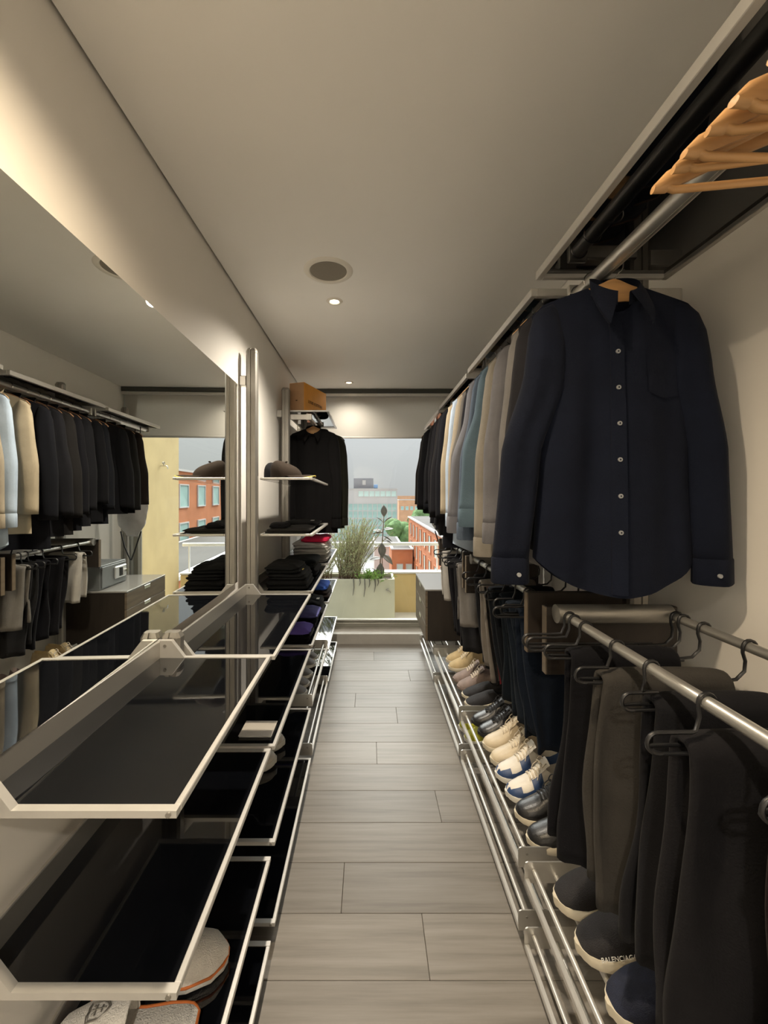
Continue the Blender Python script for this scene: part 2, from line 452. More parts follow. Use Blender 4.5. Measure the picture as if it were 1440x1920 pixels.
# ------------------------------------------------------------------ glass trays and shelves (left)
XF, XBK = -.31, -.664
def glass_tray(y0, y1, z, label, group='black glass trays on the left', up=.052, xf=XF, xb=XBK, name='glass_tray', tilt=0.0):
    t = thing(name, label, 'tray', ((xf+xb)/2, (y0+y1)/2, z), (math.radians(tilt), 0, 0), group=group)
    s = 1 if xf > xb else -1
    fb = .012; th = .012
    m = MB(); m.box(xf-s*fb, xf, y0+.014, y1-.014, z-th, z, .0015); build(m, 'front_bar', M['alu_w'], t)
    m = MB(); m.box(xb, xb+s*.010, y0+.014, y1-.014, z-th, z+up, .002); build(m, 'back_panel', M['alu'], t)
    if up > .03: poly = [(xf-s*.001, z-th), (xb, z-th), (xb, z+up), (xb+s*.045, z+up), (xb+s*.085, z), (xf-s*.001, z)]
    else: poly = [(xf-s*.001, z-th), (xb, z-th), (xb, z), (xf-s*.001, z)]
    for ya_, yb2 in ((y0-.0005, y0+.014), (y1-.014, y1+.0005)):
        m = MB(); m.prism(poly, 'y', ya_, yb2); sb = build(m, 'side_bar', M['alu_w'], t)
    m = MB(); m.cyl((xf-s*.014, y0-.0005, z-.006), (xf-s*.014, y0-.003, z-.006), .0045, 14); build(m, 'screw', M['alu_d'], t, smooth=40)
    if up > .03:
        for q in (-.022,):
            m = MB(); m.cyl((xb+s*.025, y1-.014, z+.036), (xb+s*.025, y1-.0165, z+.036), .005, 12); build(m, 'screw', M['alu_d'], t, smooth=40)
    m = MB(); m.box(xb+s*.010, xf-s*fb, y0+.014, y1-.014, z-.008, z-.002); build(m, 'glass_panel', M['bglass'], t)
    return t
AZ = [(.988, 'topmost'), (.694, 'second from the top'), (.352, 'third from the top'), (.085, 'lowest')]
for z, w_ in AZ: glass_tray(.655, 1.283, z, 'black glass tray in the bay nearest the camera, %s' % w_)
BZ = [(.965, 'topmost'), (.668, 'second from the top'), (.352, 'third from the top'), (.085, 'lowest')]
for z, w_ in BZ: glass_tray(1.337, 2.172, z, 'black glass tray in the second bay, %s' % w_)
glass_tray(2.228, 3.062, .965, 'glass tray under black folded clothes beside the tall post')
glass_tray(2.228, 3.062, .668, 'glass tray holding purple and navy folded clothes')
glass_tray(3.118, 3.95, .965, 'glass tray under the white folded stack by the window')
glass_tray(3.118, 3.95, .668, 'glass tray under the blue folded top by the window')
glass_tray(3.118, 3.95, .305, 'empty mirror-like glass tray by the window, upper of two', up=.05)
glass_tray(3.118, 3.95, .06, 'empty mirror-like glass tray by the window, just above the floor', up=.05)
def glass_shelf(y0, y1, z, xb, xf, label, tilt=0, th=.013):
    t = thing('glass_shelf', label, 'shelf', ((xf+xb)/2, (y0+y1)/2, z), (math.radians(tilt), 0, 0), group='glass shelves in aluminium frames')
    s = 1 if xf > xb else -1
    m = MB(); m.box(xf-s*.018, xf, y0, y1, z-th, z, .0015); build(m, 'front_bar', M['alu_w'], t)
    m = MB(); m.box(xb, xb+s*.018, y0, y1, z-th, z, .002); build(m, 'back_bar', M['alu'], t)
    for a, b in ((y0, y0+.018), (y1-.018, y1)):
        m = MB(); m.box(*sorted((xb+s*.018, xf-s*.018)), a, b, z-th, z, .002); build(m, 'side_bar', M['alu_w'], t)
    m = MB(); m.box(*sorted((xb+s*.018, xf-s*.018)), y0+.018, y1-.018, z-.014, z-.006); build(m, 'glass_panel', M['bglass'], t)
    return t
glass_shelf(2.228, 3.062, 1.583, -.60, -.31, 'glass shelf carrying the two caps', tilt=-1.0)
glass_shelf(2.228, 3.062, 1.280, -.60, -.31, 'glass shelf with flat dark clothes below the caps')
for z_, lb in ((1.583, 'cap'), (1.28, 'clothes')): pass
glass_shelf(3.118, 3.95, 2.145, XBK, -.31, 'high glass shelf under the orange box')
RSZ = [2.205, 2.172, 2.160, 2.150]
names_r = ['high dark glass shelf on the right nearest the camera', 'high dark glass shelf above the grey and blue shirts',
           'high dark glass shelf above the pale shirts and dark jackets', 'high glass shelf above the last dark jackets by the window']
for i, (a, b) in enumerate(((-.6, 1.29), (1.325, 2.18), (2.22, 3.07), (3.11, 3.95))):
    glass_shelf(a, b, RSZ[i], .945, .53, names_r[i], th=.026)

# ------------------------------------------------------------------ hanging rails
def rail_rod(x, z, y0, y1, r, label, cat='rail', post_x=None, name='hanging_rail'):
    t = thing(name, label, cat, (x, (y0+y1)/2, z), group='clothes rails')
    m = MB(); m.cyl((x, y0, z), (x, y1, z), r, 20); build(m, 'tube', M['alu'], t, smooth=40)
    m = MB(); m.box(x-.0035, x+.0035, y0, y1, z-r-.0012, z-r+.002); build(m, 'groove_strip', M['alu_d'], t)
    for yy in (y0, y1):
        m = MB(); m.box(x-r-.008, x+r+.008, yy-.008, yy+.008, z-r-.006, z+r+.012, .003)
        if post_x is not None: m.box(*sorted((x, post_x)), yy-.007, yy+.007, z-.018, z+.022, .002)
        build(m, 'end_bracket', M['alu'], t)
    return t
RDX, RDZ = .654, 2.122
rl = ['thick hanging rail holding the wooden hangers and navy shirt', 'hanging rail behind the navy shirt holding grey and blue shirts',
      'hanging rail holding the pale shirts and first dark jackets', 'hanging rail holding the last dark jackets by the window']
for i, (a, b) in enumerate(((-.6, 1.275), (1.34, 2.175), (2.225, 3.065), (3.115, 3.93))):
    rail_rod(RDX, RDZ-(.0 if i == 0 else .012), a, b, .021, rl[i], post_x=.84)
LDX, LDZ = -.462, 2.088
rail_rod(LDX, LDZ, 3.115, 3.93, .015, 'short hanging rail for the black jackets under the orange box', post_x=-.605)

# ------------------------------------------------------------------ hangers and garments
def hanger(x, y, zrod, label, group, rz=0.0, wood='wood', half=.205, hook=.058, tilt=0.0, drop=.30, rodr=.021, bar=False):
    """origin at the centre of the rail; wooden arms below, wire hook round the rail"""
    t = thing('clothes_hanger', label, 'hanger', (x, y, zrod), (tilt, 0, rz), group=group)
    r = rodr+.0045; m = MB()
    m.tube(arc((0, 0, 0), r, 205, -60, 14)+[Vector((.004, 0, -r-.012)), Vector((0, 0, -hook-.004))], .0018, 6); build(m, 'hook', M['chrome'], t, True, smooth=60)
    rings = []; n = 26
    for i in range(n+1):
        q = -1+2*i/n; xx = q*half; a = abs(q)
        zc = -hook-.012-drop*half*(a**1.25)*.92-.012*math.exp(-((a-.25)/.12)**2)*0
        hh = lerp(.023, .015, a)+.010*math.exp(-(a/.16)**2); tt = lerp(.0065, .009, a)
        if a > .93: hh *= math.sqrt(max(.05, 1-((a-.93)/.075)**2)); tt *= .8
        yb = .010*a*a
        rings.append([(xx, yb+tt*math.cos(w_), zc+hh*math.sin(w_)) for w_ in [2*PI*k/10 for k in range(10)]])
    m = MB(); m.rings(rings); build(m, 'arms', M[wood], t, True, smooth=50)
    if bar:
        zb = -hook-.016-drop*half*.92*.9**1.25; m = MB(); m.tube([(-half*.93, .008, zb-.004), (-half*.88, .006, zb-.012), (0, 0, zb-.014), (half*.88, .006, zb-.012), (half*.93, .008, zb-.004)], .0058, 8)
        build(m, 'trouser_bar', M[wood], t, True, smooth=60)
    return t

def garment(name, label, cat, x, y, z, col, group, L=.78, sh=.215, rz=0.0, kind='shirt', seed=0, spread=.05, sl=.60, thick=.040, tail=.05,
            buttons=0, pocket=False, cuff=True, zipper=False, slw=.062, collar=True, fold=1.0, front_open=.0, narrow=1.0, lspread=0.0):
    """hangs in its local XZ plane, neck point at the origin, front towards -Y"""
    rr = random.Random(seed*13+5)
    t = thing(name, label, cat, (x, y, z), (0, 0, rz), group=group)
    fm = F(col)
    ph = [rr.uniform(0, 6.28) for _ in range(8)]
    nu, nv = 30, 22; nk = .066
    def top(xx):
        a = abs(xx)
        if a < nk: return .002
        return .002-.36*(a-nk)-.6*max(0, a-sh*.86)
    def topf(xx):
        a = abs(xx)
        if a < nk: return -.072*(math.cos(a/nk*PI/2)**.7)+.0
        return top(xx)
    def hem(u_): return -L+tail*abs(u_)**2.2
    def surf(u_, v_, side):
        w0 = sh*narrow*lerp(1, tab(v_, [(0, 1), (.25, .93), (.6, .93), (1, 1.0)]), 1)
        xx = u_*w0
        zt = topf(u_*sh) if side < 0 else top(u_*sh)
        zz = lerp(zt, hem(u_), v_)
        th = thick*tab(v_, [(0, .12), (.12, .75), (.4, 1), (1, .85)])
        e = max(0, 1-abs(u_)**2.4)
        f = .0
        for k, (fr, am) in enumerate(((4.6, .013), (8.3, .008), (14.3, .0035))):
            f += am*math.sin(fr*u_+ph[k]+1.3*v_*math.sin(ph[k+3]))*min(1, v_*1.6)
        yy = side*(th*e**.55)+f*fold*(1-.4*abs(u_)**4)
        if side < 0 and abs(u_*sh) < nk: yy -= .012*(1-v_)**6
        return Vector((xx, yy, zz))
    m = MB(); rows = []
    for i in range(nv+1):
        v_ = i/nv
        rows.append([surf(-1+2*j/nu, v_, -1) for j in range(nu+1)]+[surf(1-2*j/nu, v_, 1) for j in range(1, nu)])
    m.rings(rows, False, False); body = build(m, 'body', fm, t, True, smooth=180)
    # sleeves
    for s_ in (-1, 1):
        rings = []; ns = 22; q0 = rr.uniform(0, 6)
        spd = spread+(lspread if s_ < 0 else 0); W0 = sh*narrow; ztop = top(sh*.80)-.004; zend = -.055-sl
        def sleeve_ring(k, grow=1.0):
            kk = k**1.25
            zc = lerp(ztop, zend, kk); dep = ztop-zc
            outer = W0+tab(dep, [(0, -.052), (.012, -.022), (.035, -.004), (.08, .010), (.18, .022), (sl*.6, .020+spd*.6), (sl+.1, .006+spd)])
            inner = W0-tab(dep, [(0, .058), (.02, .072), (.12, .088), (.22, .082), (sl*.6, 2*slw-.036-spd*.6), (sl+.1, 2*slw*.80-.006-spd)])
            xc = s_*(outer+inner)/2; a = (outer-inner)/2*grow
            b = tab(dep, [(0, .006), (.03, .020), (.10, .034), (.3, .038), (.5, .034), (sl+.1, .028)])*grow
            out = []
            for j in range(20):
                an = 2*PI*j/20; sn = math.sin(an)
                f = 1+(.16*fold*math.sin(3*an+q0+3.2*k)+.07*math.sin(5*an-2*k+q0))*(abs(sn)**.7)*min(1, k*4)
                out.append((xc+a*math.cos(an), b*sn*f-.010*min(1, k*3), zc-.030*abs(math.cos(an))*(0 if k > .3 else 0)))
            return out
        m = MB()
        for i in range(ns+1): rings.append(sleeve_ring(i/ns))
        m.rings(rings, True, True); sv = build(m, 'sleeve', fm, t, True, smooth=180)
        if cuff:
            base = sleeve_ring(1.0)
            cx = sum(p[0] for p in base)/20; cy = sum(p[1] for p in base)/20; cz = sum(p[2] for p in base)/20
            m = MB(); rg = []
            for g, dz in ((1.0, .012), (1.04, .008), (1.06, -.055), (1.0, -.059), (.8, -.056)):
                rg.append([(cx+(p[0]-cx)*g, cy+(p[1]-cy)*g, cz+dz+(p[2]-cz)*.3) for p in base])
            m.rings(rg, False, True); cf = build(m, 'cuff', fm, sv, True, smooth=50)
            if buttons:
                m = MB(); bx_ = cx+s_*(-.012); m.cyl((bx_, cy-.036, cz-.03), (bx_, cy-.041, cz-.03), .0055, 12); build(m, 'button', M['btn'], sv, True, smooth=40)
    if collar:
        m = MB(); P = []
        rx, ry = .060, .044
        tall = .036 if kind == 'shirt' else .024
        for i in range(37):
            s_ = -1+2*i/36; an = s_*math.radians(166)
            ex = rx*math.sin(an); ey = ry*math.cos(an)
            bz = lerp(.004, -.066, ((1-math.cos(an))/2)**1.6)
            tz = bz+tall+.010*math.cos(an)*.5
            k5 = max(0, (abs(s_)-.55)/.45)
            drop = lerp(.046, .094, k5**1.0) if kind == 'shirt' else lerp(.035, .07, k5**1.5)
            sp_ = .036*k5**1.5*(1 if s_ > 0 else -1)
            P.append([Vector((ex*.96, ey*.96, bz)), Vector((ex, ey, tz)), Vector((ex*1.05, ey*1.06, tz+.004)),
                      Vector((ex*1.13+sp_*.45, ey*1.20-.014, lerp(tz, tz-drop, .45))), Vector((ex*1.18+sp_, ey*1.30-.024, tz-drop)),
                      Vector((ex*1.16+sp_, ey*1.24-.018, tz-drop-.001))])
        m.grid(P); build(m, 'collar', fm, t, True, smooth=60)
    if kind == 'shirt' or zipper:
        m = MB(); P = []; hw = .017 if kind == 'shirt' else .006
        for i in range(25):
            v_ = .02+.97*i/24; row = []
            for k, du in enumerate((-1, -.98, 0, .98, 1)):
                q = surf((du*hw+front_open)/(sh*narrow), v_, -1); q.y -= (.0005 if abs(du) == 1 else .0055); row.append(q)
            P.append(row)
        m.grid(P); pk = build(m, 'placket' if kind == 'shirt' else 'zipper', fm if kind == 'shirt' else M['chrome'], t, True, smooth=50)
        for b_ in range(buttons):
            v_ = .15+.125*b_; q = surf(front_open/(sh*narrow), v_, -1)
            m = MB(); m.cyl((q.x, q.y-.005, q.z), (q.x, q.y-.0085, q.z), .0058, 14)
            bt = build(m, 'button', M['btn'], pk, True, smooth=40)
            m = MB(); m.cyl((q.x, q.y-.0085, q.z), (q.x, q.y-.0089, q.z), .0022, 8); build(m, 'thread', fm, pk, True)
    if pocket:
        m = MB(); P = []
        for i in range(9):
            P.append([])
            for j in range(9):
                zz = i/8; q = surf(.30+.40*j/8, .20+.17*zz-(.0 if True else 0), -1); q.y -= .0035
                if i == 8: q.z += .010*abs(j-4)/4
                P[-1].append(q)
        m.grid(P); build(m, 'chest_pocket', fm, t, True, smooth=60)
    return t

# --- the navy shirt nearest the camera
NAVY = (.0135, .0195, .043)
gn = 'shirts and jackets on the right rail'
hg = 'hangers holding clothes on the right rail'
hanger(RDX+.010, 1.10, RDZ, 'blond wooden hanger inside the navy shirt collar', hg, rz=math.radians(-2))
garment('button_shirt', 'large navy button shirt hanging nearest the camera', 'shirt', RDX+.012, 1.10, 2.058, NAVY, gn, L=.83, sh=.222, rz=math.radians(-2),
        seed=3, buttons=6, pocket=True, spread=.075, sl=.685, lspread=.035, thick=.036, tail=.10, fold=1.15, front_open=-.012, slw=.060)
SH = [
 # y, colour, label, cat, kind, L, sh, sl
 (1.185, (.045, .045, .055), 'charcoal shirt directly behind the large navy shirt', 'shirt', 'shirt', .76, .215, .58),
 (1.262, (.17, .165, .165), 'grey-brown shirt third from the camera on the right rail', 'shirt', 'shirt', .80, .215, .60),
 (1.385, (.16, .16, .178), 'smooth grey shirt just past the rail joint', 'shirt', 'shirt', .78, .22, .60),
 (1.47, (.27, .25, .22), 'taupe shirt with the low crumpled sleeve', 'shirt', 'shirt', .80, .218, .66),
 (1.56, (.105, .16, .21), 'steel blue shirt in front of the other blue one', 'shirt', 'shirt', .74, .222, .56),
 (1.655, (.105, .14, .20), 'slate blue shirt behind the steel blue shirt', 'shirt', 'shirt', .78, .22, .62),
 (1.755, (.19, .195, .225), 'lavender grey shirt beside the blue shirts', 'shirt', 'shirt', .78, .222, .60),
 (1.85, (.022, .022, .032), 'dark navy shirt squeezed between grey ones', 'shirt', 'shirt', .70, .21, .56),
 (1.935, (.14, .13, .12), 'dark grey shirt before the beige shirt', 'shirt', 'shirt', .70, .21, .56),
 (2.02, (.35, .30, .23), 'beige shirt beside the pale blue shirt', 'shirt', 'shirt', .76, .216, .60),
 (2.115, (.42, .51, .64), 'pale blue shirt last of the light shirts', 'shirt', 'shirt', .86, .225, .60),
 (2.25, (.38, .32, .23), 'beige jacket between the pale blue shirt and the dark jackets', 'jacket', 'jacket', .76, .22, .60),
 (2.36, (.012, .013, .020), 'long midnight navy coat next to the beige jacket', 'jacket', 'jacket', .86, .225, .64),
 (2.47, (.020, .020, .026), 'charcoal blazer second among the dark jackets', 'jacket', 'jacket', .80, .222, .62),
 (2.57, (.030, .027, .027), 'dark brown jacket third among the dark jackets', 'jacket', 'jacket', .80, .215, .64),
 (2.66, (.014, .014, .020), 'black blazer fourth among the dark jackets', 'jacket', 'jacket', .78, .22, .62),
 (2.76, (.022, .022, .028), 'dark grey jacket fifth among the dark jackets', 'jacket', 'jacket', .76, .215, .60),
 (2.86, (.012, .012, .016), 'black jacket sixth among the dark jackets', 'jacket', 'jacket', .74, .215, .56),
 (2.96, (.018, .020, .028), 'blue-black jacket seventh among the dark jackets', 'jacket', 'jacket', .76, .21, .60),
 (3.17, (.013, .013, .017), 'black bomber jacket with full sleeves past the rail joint', 'jacket', 'jacket', .70, .225, .60),
 (3.31, (.020, .019, .018), 'black zip jacket near the window end of the rail', 'jacket', 'jacket', .70, .215, .62),
 (3.45, (.030, .022, .018), 'dark leather jacket hanging last by the window', 'jacket', 'jacket', .62, .21, .58),
]
for i, (yy, col, lb, ct, kd, L, sh, sl) in enumerate(SH):
    zr = RDZ-(.0 if yy < 1.3 else .012)
    rz = math.radians(R.uniform(-6, 6))
    hanger(RDX, yy, zr, 'wooden hanger inside the '+lb, hg, rz=rz, wood='wood' if i < 11 else 'wood2')
    garment('button_shirt' if kd == 'shirt' else 'dark_jacket' if i > 11 else 'beige_jacket', lb, ct, RDX, yy, zr-.064, col, gn, L=L, sh=sh, rz=rz, kind=kd, seed=i+20,
            spread=R.uniform(.03, .065)+(.035 if i in (4, 5, 6) else 0), sl=sl, thick=.034 if kd == 'shirt' else .040, tail=.06 if kd == 'shirt' else .0, buttons=0,
            slw=.056 if kd == 'shirt' else .062, zipper=(i in (13, 19, 20)), cuff=(kd == 'shirt'))
# black jackets on the left rail
lj = [(3.36, (.016, .015, .016), 'black jacket hanging under the orange box, nearest the camera', .86), (3.53, (.05, .05, .035), 'olive-black jacket with pale zip between the left jackets', .84),
      (3.70, (.014, .014, .016), 'black jacket closest to the window on the left rail', .80)]
for i, (yy, col, lb, L) in enumerate(lj):
    hanger(LDX, yy, LDZ, 'wooden hanger inside the '+lb, 'hangers on the left rail', wood='wood', half=.19, rodr=.015, hook=.046, rz=math.radians((-4, 5, -3)[i]))
    garment('dark_jacket', lb, 'jacket', LDX+(.0, .045, .03)[i], yy, LDZ-.05, col, 'jackets on the left rail', L=L, sh=.205, rz=math.radians((-4, 8, -3)[i]), kind='jacket', seed=50+i, spread=.02, sl=.70,
            thick=.045, tail=0, slw=.050, zipper=(i == 1), cuff=True)
# empty wooden hangers near the camera
eh = [(.462, 6, 'uppermost'), (.495, -8, 'second from the top'), (.522, 9, 'third'), (.548, -10, 'fourth'), (.572, 3, 'fifth, pointing furthest left'), (.598, -7, 'lowest, nearest the navy shirt')]
for i, (yy, a, w_) in enumerate(eh):
    hanger(RDX, yy-.018, RDZ, 'empty blond wooden hanger at top right, %s of the bunch' % w_, 'empty wooden hangers', rz=math.radians(a), half=.225, drop=.42, hook=.060, bar=True)

# ------------------------------------------------------------------ trouser racks on the right
TX0, TX1, TZ = .55, .843, 1.160
def trouser_rack(y0, y1, label):
    t = thing('trouser_rack', label, 'rack', ((TX0+TX1)/2, (y0+y1)/2, TZ), group='trouser racks')
    for xx in (TX0, TX1):
        m = MB(); m.cyl((xx, y0, TZ), (xx, y1, TZ), .0115, 18); build(m, 'rod', M['alu'], t, smooth=40)
    m = MB(); m.cyl((TX0-.02, y1+.015, TZ), (TX1+.01, y1+.015, TZ), .026, 24); build(m, 'cross_bar', M['alu_d'], t, smooth=40)
    m = MB(); m.box(.515, .895, y1+.040, y1+.066, .975, 1.172, .002); pn = build(m, 'end_panel', M['dwood'], t)
    m = MB(); m.box(.512, .515, y1+.041, y1+.065, .976, 1.171); build(m, 'edge_band', M['dwood2'], pn)
    m = MB(); m.box(.515, .895, y0-.030, y0-.006, .985, 1.180, .002); pn = build(m, 'end_panel', M['dwood'], t)
    m = MB(); m.box(.512, .515, y0-.029, y0-.007, .986, 1.179); build(m, 'edge_band', M['dwood2'], pn)
    return t
trouser_rack(.15, 1.135, 'pull-out trouser rack nearest the camera')
trouser_rack(1.345, 2.10, 'pull-out trouser rack under the blue shirts')
trouser_rack(2.24, 2.92, 'pull-out trouser rack next to the dresser')

def trouser_hanger(y, label, group, x0=.455, rz=0.0):
    t = thing('trouser_hanger', label, 'hanger', (TX0, y, TZ), (0, 0, rz), group=group)
    w = .011; zz = -.075; m = MB()
    pts = [Vector((.235, w, zz)), Vector((x0-TX0+.02, w, zz))]
    pts += [Vector((x0-TX0+.02-.02*math.sin(a), w*math.cos(a)*1.0, zz+.0)) for a in [PI*k/8 for k in range(1, 8)]]
    pts += [Vector((x0-TX0+.02, -w, zz)), Vector((.235, -w, zz))]
    m.tube(pts, .0032, 6); build(m, 'loop_bar', M['plast_b'], t, True, smooth=60)
    # upright rounded loop at the aisle end
    m = MB(); lp = [Vector((x0-TX0+.012+.0, -w, zz))]+[Vector((x0-TX0+.005-.017*math.sin(a), -w, zz+.017-.017*math.cos(a))) for a in [PI*k/8 for k in range(9)]]+[Vector((x0-TX0+.06, -w, zz+.034)), Vector((-.028, -w, zz+.036)), Vector((-.017, -w*.5, -.02))]
    lp += [Vector((.0148*math.cos(a), 0, .0148*math.sin(a))) for a in [PI-PI*k/8*1.15 for k in range(9)]]
    m.tube(lp, .0034, 6); build(m, 'front_hook', M['plast_b'], t, True, smooth=60)
    m = MB(); bx_ = TX1-TX0
    hk = [Vector((.19, 0, zz)), Vector((.235, 0, zz)), Vector((bx_-.030, 0, zz+.004)), Vector((bx_-.012, 0, zz+.022)), Vector((bx_-.010, 0, -.03)), Vector((bx_-.0155, 0, -.012))]
    hk += [Vector((bx_+.0155*math.cos(a), 0, .0155*math.sin(a))) for a in [PI-PI*k/8*1.1 for k in range(9)]]
    m.tube(hk, .0036, 6); build(m, 'rear_hook', M['plast_b'], t, True, smooth=60)
    return t
def trousers(y, label, col, group, x0=.50, x1=.78, zf=.60, zb=.62, th=.011, seed=0, gap=.020, name='trousers', flare=.01, stripe=None, shift=-.012):
    rr = random.Random(seed+77); z0 = TZ-.075+.010
    t = thing(name, label, 'trousers' if name == 'trousers' else 'shorts', ((x0+x1)/2, y, z0), group=group)
    path = []; n = 16
    for i in range(n+1): path.append((-gap-.012*(1-i/n), lerp(zf-z0, -.012, i/n)))
    for i in range(1, 8): a = PI*i/8; path.append((-gap*math.cos(a), -.012+gap*.95*math.sin(a)))
    for i in range(n+1): path.append((gap+.012*(i/n), lerp(-.012, zb-z0, i/n)))
    p1, p2, p3, p4 = [rr.uniform(0, 6.28) for _ in range(4)]
    rings = []; hw = (x1-x0)/2
    for k, (yy, zz) in enumerate(path):
        a = path[max(0, k-1)]; b = path[min(len(path)-1, k+1)]
        tx = b[0]-a[0]; tz = b[1]-a[1]; l = math.hypot(tx, tz); ny, nz = -tz/l, tx/l
        dd = min(1, max(0, -zz)/.42); ring = []
        w2 = hw*(1-.05*math.sin(dd*3+p1))+flare*dd
        for j in range(28):
            an = 2*PI*j/28; cx = math.copysign(abs(math.cos(an))**.75, math.cos(an)); sy = math.copysign(abs(math.sin(an))**.6, math.sin(an))
            xx = w2*cx; t_ = th*(1+.6*dd)*sy
            t_ += dd**.7*(.017*math.sin(xx*38+p2+dd*1.4)+.009*math.sin(xx*83+p3-dd*2))+.006*dd*math.sin(9*dd+p4)
            ring.append((xx+.008*dd*math.sin(5*dd+p4)+shift*dd, yy+ny*t_, zz+nz*t_))
        rings.append(ring)
    m = MB(); m.rings(rings); build(m, 'cloth', F(col), t, True, smooth=180)
    if stripe:
        for si, (dx, c_) in enumerate(stripe):
            m = MB(); P = []
            for k in range(0, n+1):
                yy, zz = path[k]; dd = min(1, max(0, -zz)/.42); row = []
                for q in (-.005, .005):
                    xx = -hw+dx+q
                    t_ = th*(1+.6*dd)+dd**.7*(.017*math.sin(xx*38+p2+dd*1.4)+.009*math.sin(xx*83+p3-dd*2))+.006*dd*math.sin(9*dd+p4)
                    row.append((xx+.008*dd*math.sin(5*dd+p4)+shift*dd-flare*dd, yy-t_-.004, zz))
                P.append(row)
            m.grid(P); build(m, 'stripe', F(c_), t, True, smooth=80)
    return t
tg = 'trousers folded over the right racks'; thg = 'black trouser hangers'
TR = [
 (.40, (.006, .010, .018), 'blue-black trousers cut off by the right edge of the photo', .52, .55, .80),
 (.52, (.016, .005, .008), 'dark maroon trousers at the lower right edge', .55, .56, .78),
 (.66, (.017, .016, .019), 'black corduroy trousers with a pale crease, nearest in full view', .50, .62, .80),
 (.79, (.016, .016, .020), 'black trousers behind the nearest corduroy pair', .54, .62, .80),
 (.90, (.085, .078, .070), 'dark grey trousers with crumpled layered hems', .51, .60, .79),
 (1.03, (.010, .010, .014), 'long black trousers before the wooden end panel', .50, .60, .78),
 (1.40, (.012, .022, .045), 'dark denim trousers beside the wooden end panel', .51, .63, .78),
 (1.485, (.014, .024, .042), 'blue denim trousers with a pale side seam', .51, .63, .77),
 (1.60, (.010, .018, .030), 'navy trousers third past the wooden end panel', .51, .66, .77),
 (1.71, (.012, .016, .024), 'dark teal trousers next to the striped grey pair', .51, .67, .77),
 (1.98, (.020, .020, .024), 'black trousers behind the striped grey pair', .51, .66, .76),
 (2.35, (.030, .030, .034), 'black trousers with pale hem under the pale blue shirt', .49, .60, .75),
 (2.46, (.012, .012, .018), 'black trousers between the two grey shorts', .50, .60, .75),
 (2.62, (.016, .015, .020), 'dark trousers near the dresser', .50, .62, .75),
]
for i, (yy, col, lb, x0, zb, x1) in enumerate(TR):
    trouser_hanger(yy, 'black wire hanger under the '+lb, thg, x0=x0-.045, rz=math.radians(R.uniform(-3, 3)))
    trousers(yy, lb, col, tg, x0=x0, x1=x1, zf=zb, zb=zb+R.uniform(-.02, .05), seed=i, th=.012, flare=.01 if yy < 1.2 else -.022, shift=-.012 if yy < 1.2 else .026)
trouser_hanger(1.85, 'black wire hanger under the grey trousers with red stripe', thg)
trousers(1.85, 'grey trousers with red and black side stripe', (.155, .14, .125), tg, x0=.50, x1=.76, zf=.66, zb=.70, seed=31, flare=-.02, shift=.02, stripe=[(.018, (.014, .014, .016)), (.034, (.30, .03, .045)), (.05, (.014, .014, .016))])
trouser_hanger(2.30, 'black wire hanger under the nearer grey shorts', thg)
trousers(2.30, 'grey shorts with white tag under the pale blue shirt', (.16, .15, .14), tg, x0=.50, x1=.74, zf=.76, zb=.78, seed=33, name='shorts', flare=0, shift=.01)
trouser_hanger(2.78, 'black wire hanger under the pale grey shorts', thg)
trousers(2.78, 'pale grey shorts last on the rack by the dresser', (.40, .38, .35), tg, x0=.50, x1=.72, zf=.78, zb=.80, seed=35, name='shorts', flare=0, shift=.01)
for yy, lb in ((1.085, 'second from the cross bar'), (1.112, 'closest to the cross bar'), (1.375, 'beside the wooden end panel')):
    trouser_hanger(yy, 'empty black wire trouser hanger, '+lb, thg, x0=.43)

# ------------------------------------------------------------------ shoe racks
def shoe_rack(y0, y1, z, label, s=1, xf=.492, xb=.875, tubes=True):
    t = thing('shoe_rack', label, 'rack', ((xf+xb)/2, (y0+y1)/2, z), group='aluminium shoe racks')
    for yy in (y0, y1-.004):
        m = MB(); c = .010
        poly = [(xf, z+.002), (xf, z+.068-c), (xf+s*c*.3, z+.068-c*.3), (xf+s*c, z+.068), (xb, z+.068), (xb, z)]
        m.prism(poly, 'y', yy, yy+.004); ep = build(m, 'end_plate', M['alu'], t)
        m = MB(); m.cyl((xf+s*.028, yy-.0008, z+.045), (xf+s*.028, yy+.0048, z+.045), .004, 10); build(m, 'screw', M['alu_d'], ep, smooth=40)
    m = MB(); m.box(*sorted((xf, xf+s*.014)), y0+.004, y1-.004, z, z+.018, .002); build(m, 'front_profile', M['alu_w'], t)
    for dx, dz in ((.030, .040), (.100, .020), (.230, .052), (.330, .074)):
        m = MB(); m.cyl((xf+s*dx, y0+.004, z+dz), (xf+s*dx, y1-.004, z+dz), .0068, 12); build(m, 'support_tube', M['alu_w'], t, smooth=40)
    m = MB(); m.box(*sorted((xb-s*.012, xb)), y0+.004, y1-.004, z, z+.05, .002); build(m, 'back_profile', M['alu'], t)
    return t
RB = [(.36, 1.285), (1.335, 2.175), (2.225, 3.065), (3.115, 3.95)]
bay = ['nearest the camera', 'in the second bay', 'in the third bay', 'under the dresser']
for (a, b), w_ in zip(RB, bay):
    shoe_rack(a, b, .268, 'upper aluminium shoe rack on the right %s' % w_)
    shoe_rack(a, b, .060, 'lower aluminium shoe rack on the right %s' % w_)
shoe_rack(2.228, 3.062, .330, 'upper aluminium shoe rack on the left with grey shoes', s=-1, xf=-.312, xb=-.66)
shoe_rack(2.228, 3.062, .060, 'empty lower aluminium shoe rack on the left', s=-1, xf=-.312, xb=-.66)

